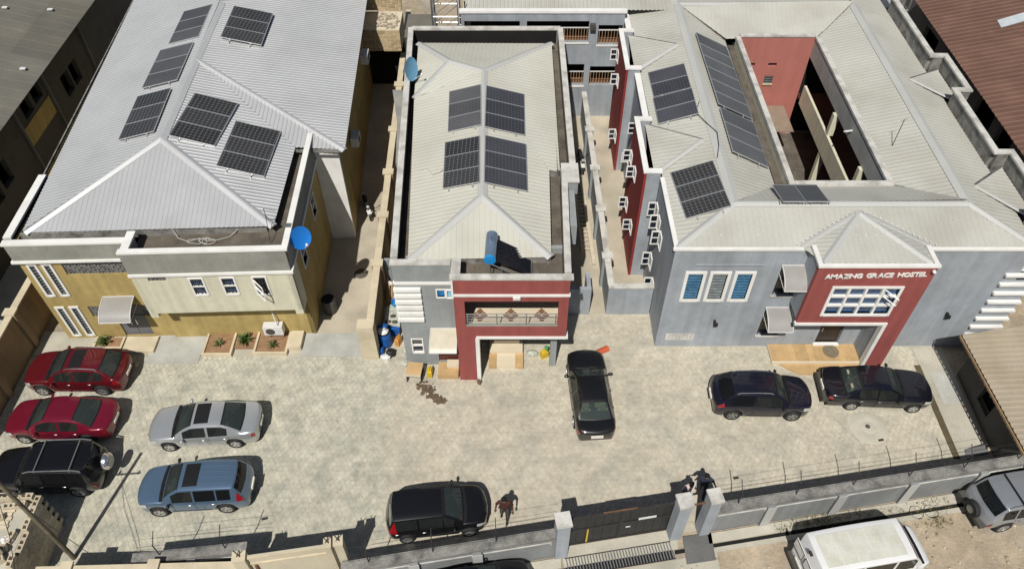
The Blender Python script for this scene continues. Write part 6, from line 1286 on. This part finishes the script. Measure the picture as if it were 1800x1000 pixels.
M = MB(); M.box(-.38,.38,-.36,.36,.42,.74); M.build('cart_box', M_['dark_wall'], ct, local=True); M = MB(); M.box(-.43,.43,-.41,.41,.742,.79); M.build('lid', M_['tile_tan'], ct, local=True); M = MB(); M.box(-.42,.42,-.46,-.412,.6,.78); M.build('front_board', M_['pale_timber'], ct, local=True)
for x in (-.4,.4):
    for y in (-.3,.3): M = MB(); M.lathe([(.12,-.025),(.15,-.02),(.15,.02),(.12,.025)], (x,y,.15), 'x', 14); M.build('wheel', M_['tyre'], ct, True, True)
    M = MB(); M.box(x-.03,x+.03,-.36,.36,.24,.42); M.build('axle_frame', M_['iron'], ct, local=True)
random.seed(5); M = MB()
for k in range(170):
    t_ = random.random(); x = lerp(-4.2,-3.1,t_) + random.gauss(0,.14*(1-.5*t_)+.02); y = lerp(20.35,19.45,t_) + random.gauss(0,.13*(1-.5*t_)); s = random.uniform(.03,.09); M.ball((x,y,s*.25+.02), s, s, s*.5, 6, 4, .35)
tag(M.build('spilt_soil', M_['mud']), 'dark spilt soil spread on the paving by the wooden cart', 'soil', kind='stuff')
tr = thing('roof_tile_stack', 'terracotta ridge tile lying by the nose of the central black saloon', 'roof tile', (4.3,22.35,0), R_(28)); M = MB(); n = 8
M.add([(u, .16*math.cos(math.pi*k/n), .16*math.sin(math.pi*k/n)+.02) for u in (-.3,.3) for k in range(n+1)] + [(u, .13*math.cos(math.pi*k/n), .13*math.sin(math.pi*k/n)+.02) for u in (-.3,.3) for k in range(n+1)],
      [(k,k+1,n+2+k,n+1+k) for k in range(n)] + [(2*n+2+k,3*n+3+k,3*n+4+k,2*n+3+k) for k in range(n)] + [(k,2*n+2+k,2*n+3+k,k+1) for k in range(n)] + [(n+1+k,n+2+k,3*n+4+k,3*n+3+k) for k in range(n)]); M.build('tile', M_['clay'], tr, True, True)
ld = thing('wooden_ladder', 'long pale wooden ladder lying in the alley right of the middle house', 'ladder', (4.2,31.6,0))
for a, b, w in (((3.55,34.7),(3.72,28.8),.05),((3.98,35.0),(4.28,27.9),.09)): M = MB(); F = Fr(a, b); F.box(M, 0, F.L, -w, w, .10, .20); M.build('rail', M_['pale_timber'], ld)
for k in range(18): M = MB(); t_ = k/17; M.tube([(lerp(3.5,3.66,t_),lerp(34.4,29.0,t_),.15),(lerp(4.05,4.25,t_),lerp(34.4,29.0,t_),.16)], .035, 5); M.build('rung', M_['pale_timber'], ld)
ac = thing('air_conditioner', 'white outdoor air conditioner on the ochre wall above the planters', 'air conditioner', LB(-11.3,22.8) + (.45,)); F = Fr(LB(-11.75,22.55), LB(-10.85,22.55))
M = MB(); F.box(M, 0, .9, -.38, 0, .5, 1.05); M.build('casing', M_['plastic_white'], ac)
M = MB(); M.lathe([(.001,0),(.21,.012),(.22,0)], (0,0,0), 'y', 20); v = MB(); v.add([F.P(.32+p[0], .008, .77+p[2]) for p in M.v], M.f); v.build('fan_grille', M_['plastic_grey'], ac)
M = MB(); M.tube([F.P(.7,-.1,1.05), F.P(.55,-.36,2.0), F.P(.5,-.4,2.7)], .03, 6); M.build('pipe', M_['plastic_white'], ac); M = MB(); F.box(M, .1, .16, -.42, 0, .42, .5); F.box(M, .74, .8, -.42, 0, .42, .5); M.build('bracket', M_['metal'], ac)
for (x, y, z), rz, lab in (((-8.65,39.5,4.9),0,'grey air conditioner high on the shaded alley wall, farthest back'),((-8.6,33.6,3.6),0,'grey air conditioner on the shaded alley wall above the motorbike')):
    t = thing('air_conditioner', lab, 'air conditioner', (x+.1,y,z)); M = MB(); M.box(x+.02,x+.42,y-.4,y+.4,z,z+.55); M.build('casing', M_['steel_white'], t); M = MB(); M.lathe([(.001,.01),(.2,.012),(.21,0)], (x+.42,y,z+.27), 'x', 16); M.build('fan_grille', M_['plastic_grey'], t)
for a, lab in (((-9.0,24.85),'dark open water drum in the shade by the ochre house'),):
    d = drum((*a,0), .34, .9, M_['plastic_grey'], lab, 'water_drum'); M = MB(); M.lathe([(.32,.88),(.001,.84)], (*a,0), n=18); M.build('drum_mouth', M_['void'], d)
# planters with agaves and shrubs
random.seed(21)
LM = MB(); n = 5; w = [.022,.034,.030,.018,.003]; pr_ = [(0,0),(.10,.10),(.20,.17),(.29,.19),(.36,.16)]
LM.add([(sx*w[k], pr_[k][0], pr_[k][1] + (.008 if sx else 0)) for k in range(n) for sx in (-1,0,1)], [(k*3+j, k*3+j+1, k*3+j+4, k*3+j+3) for k in range(n-1) for j in (0,1)])
LM.add([(sx*w[k]*.9, pr_[k][0], pr_[k][1] + (.008 if sx else 0) - .008) for k in range(n) for sx in (-1,0,1)], [(k*3+j, k*3+j+3, k*3+j+4, k*3+j+1) for k in range(n-1) for j in (0,1)])
leaf0 = None
def plant(label, loc, s, nl, upr=.5):
    global leaf0
    t = thing('planter_plant', label, 'plant', loc, 0, 'plants along the ochre house')
    for k in range(nl):
        if leaf0 is None: o = leaf0 = LM.build('leaf', M_['leaf'], t, True, True)
        else: o = leaf0.copy(); COL.objects.link(o); o.parent = t
        o.rotation_euler = (random.uniform(-.1, upr*1.6)*(k/nl), 0, k*2.4 + random.uniform(-.2,.2)); q = s*random.uniform(.75,1.15); o.scale = (q*1.2,q,q); o.location = (0,0,.01)
    M = MB(); M.tube([(0,0,-.05),(0,0,.08*s)], .03*s, 6); M.build('stem', M_['leaf_dry'], t, local=True); return t
def planter(x0, x1, y0, y1, lab):
    t = thing('planter_bed', lab, 'planter', ((x0+x1)/2,(y0+y1)/2,0), 0, 'planter beds along the ochre house'); M = MB(); w = .10
    M.box(x0,x1,y0,y0+w,0,.22); M.box(x0,x0+w,y0+w,y1,0,.218); M.box(x1-w,x1,y0+w,y1,0,.218); M.build('kerb', M_['coping_cream'], t); M = MB(); M.box(x0+w,x1-w,y0+w,y1,0,.13); M.build('soil', M_['soil'], t); return t
planter(-14.62,-13.22,21.98,23.30,'left soil planter with one small sprout in front of the ochre house'); planter(-12.22,-10.62,22.05,23.35,'right soil planter below the air conditioner'); planter(-19.9,-18.5,22.35,23.05,'small planter left of the ochre house entrance')
M = MB(); M.box(-10.60,-10.0,22.35,23.35,0,.3); tag(M.build('kerb_block', M_['coping_cream']), 'plain cream block at the right end of the planters', 'block')
M = MB(); M.box(-13.2,-12.24,22.45,23.32,0,.12); tag(M.build('planter_gap_soil', M_['soil']), 'strip of soil with an agave between the two soil planters', 'planter')
plant('small spiky sprout alone in the left soil planter', (-13.9,22.6,.13), .9, 12); plant('large dense agave between the two soil planters', (-12.72,22.75,.12), 1.25, 30, .8); plant('small green sprout in the right soil planter', (-11.35,22.5,.13), .95, 14); plant('bushy yellow green agave left of the entrance', (-19.4,22.7,.13), 1.1, 30, .8)
M = MB(); M.box(-18.45,-16.95,22.2,23.1,0,.17); o = M.build('entrance_step', M_['coping_cream']); tag(o, 'cream entrance step in front of the grey steel door', 'step')
# street litter: rubble, weeds, tyres, scrap
random.seed(31); M = MB()
for k in range(520):
    x = random.uniform(2,24); y = BW(x) - random.uniform(1.1,6.5)
    if 1.5 < x < 8: y = BW(x) - random.uniform(1.1,1.5) if random.random() < .1 else y
    s = random.choice((.02,.03,.03,.05,.08)) * random.uniform(.7,1.4)
    M.ball((x,y,s*.3), s, s*.8, s*.6, 5, 3, .3)
tag(M.build('street_rubble', M_['stone']), kind='stuff')
M = MB()
def tuft(x, y, n, h):
    for k in range(n):
        a = random.uniform(0,6.3); r_ = random.uniform(.02,.10); q = random.uniform(.4,1)*h; w = .012; dx_, dy_ = math.cos(a), math.sin(a)
        M.add([(x+dx_*r_-dy_*w,y+dy_*r_+dx_*w,0),(x+dx_*r_+dy_*w,y+dy_*r_-dx_*w,0),(x+dx_*(r_+q*.5),y+dy_*(r_+q*.5),q)], [(0,1,2)])
for k in range(120): x = random.choice((random.gauss(12.3,.8), random.uniform(10.5,19))); tuft(x, BW(x)-random.uniform(.3,.62), 12, .22)
for k in range(40): tuft(random.gauss(17.0,.4), random.gauss(14.0,.3), 10, .16)
tag(M.build('weeds', M_['leaf_dry'], fix=False), kind='stuff')
for k, (x, y, lab) in enumerate(((16.35,14.18,'old bicycle tyre on the dirt beside the drain, left one'),(16.95,14.22,'old bicycle tyre on the dirt beside the drain, right one'))):
    M = MB(); M.lathe([(.24,.02),(.27,.05),(.30,.03),(.27,.0),(.24,.02)], (x,y,.01), n=20); tag(M.build('tyre_scrap', M_['tyre'], smooth=True), lab, 'tyre', 'old tyres by the drain')
for k, (x, y, lab) in enumerate(((15.98,17.5,'small dark scrap lying on the paving near the street wall, right of the inspection cover'),(9.35,15.7,'small dark scrap lying on the paving near the people at the gate'),(-9.95,13.9,'small dark scrap on the paving behind the cream gate'))):
    M = MB(); M.obox((x,y), (1,.2), .22, .08, .03, .07); tag(M.build('scrap', M_['iron']), lab, 'scrap', 'scraps on the paving')
t = thing('metal_offcut', 'grey sheet metal offcut lying in the right corner of the courtyard', 'sheet metal', (20.0,16.9,0)); M = MB(); M.add([(19.3,16.55,.05),(20.35,16.8,.05),(20.3,17.15,.32),(19.4,17.0,.1),(19.3,16.55,.03),(20.35,16.8,.03),(20.3,17.15,.30),(19.4,17.0,.08)], [(0,1,2,3),(7,6,5,4),(0,4,5,1),(1,5,6,2),(2,6,7,3),(3,7,4,0)]); M.build('sheet', M_['metal'], t)
b = thing('orange_bowl', 'orange bowl on the floor of the hostel courtyard', 'bowl', (14.2,31.3,.05)); M = MB(); M.lathe([(.001,0),(.14,0),(.22,.14),(.20,.14),(.12,.02),(.001,.02)], (14.2,31.3,.05), n=18); M.build('bowl_body', M_['clay'], b, True)
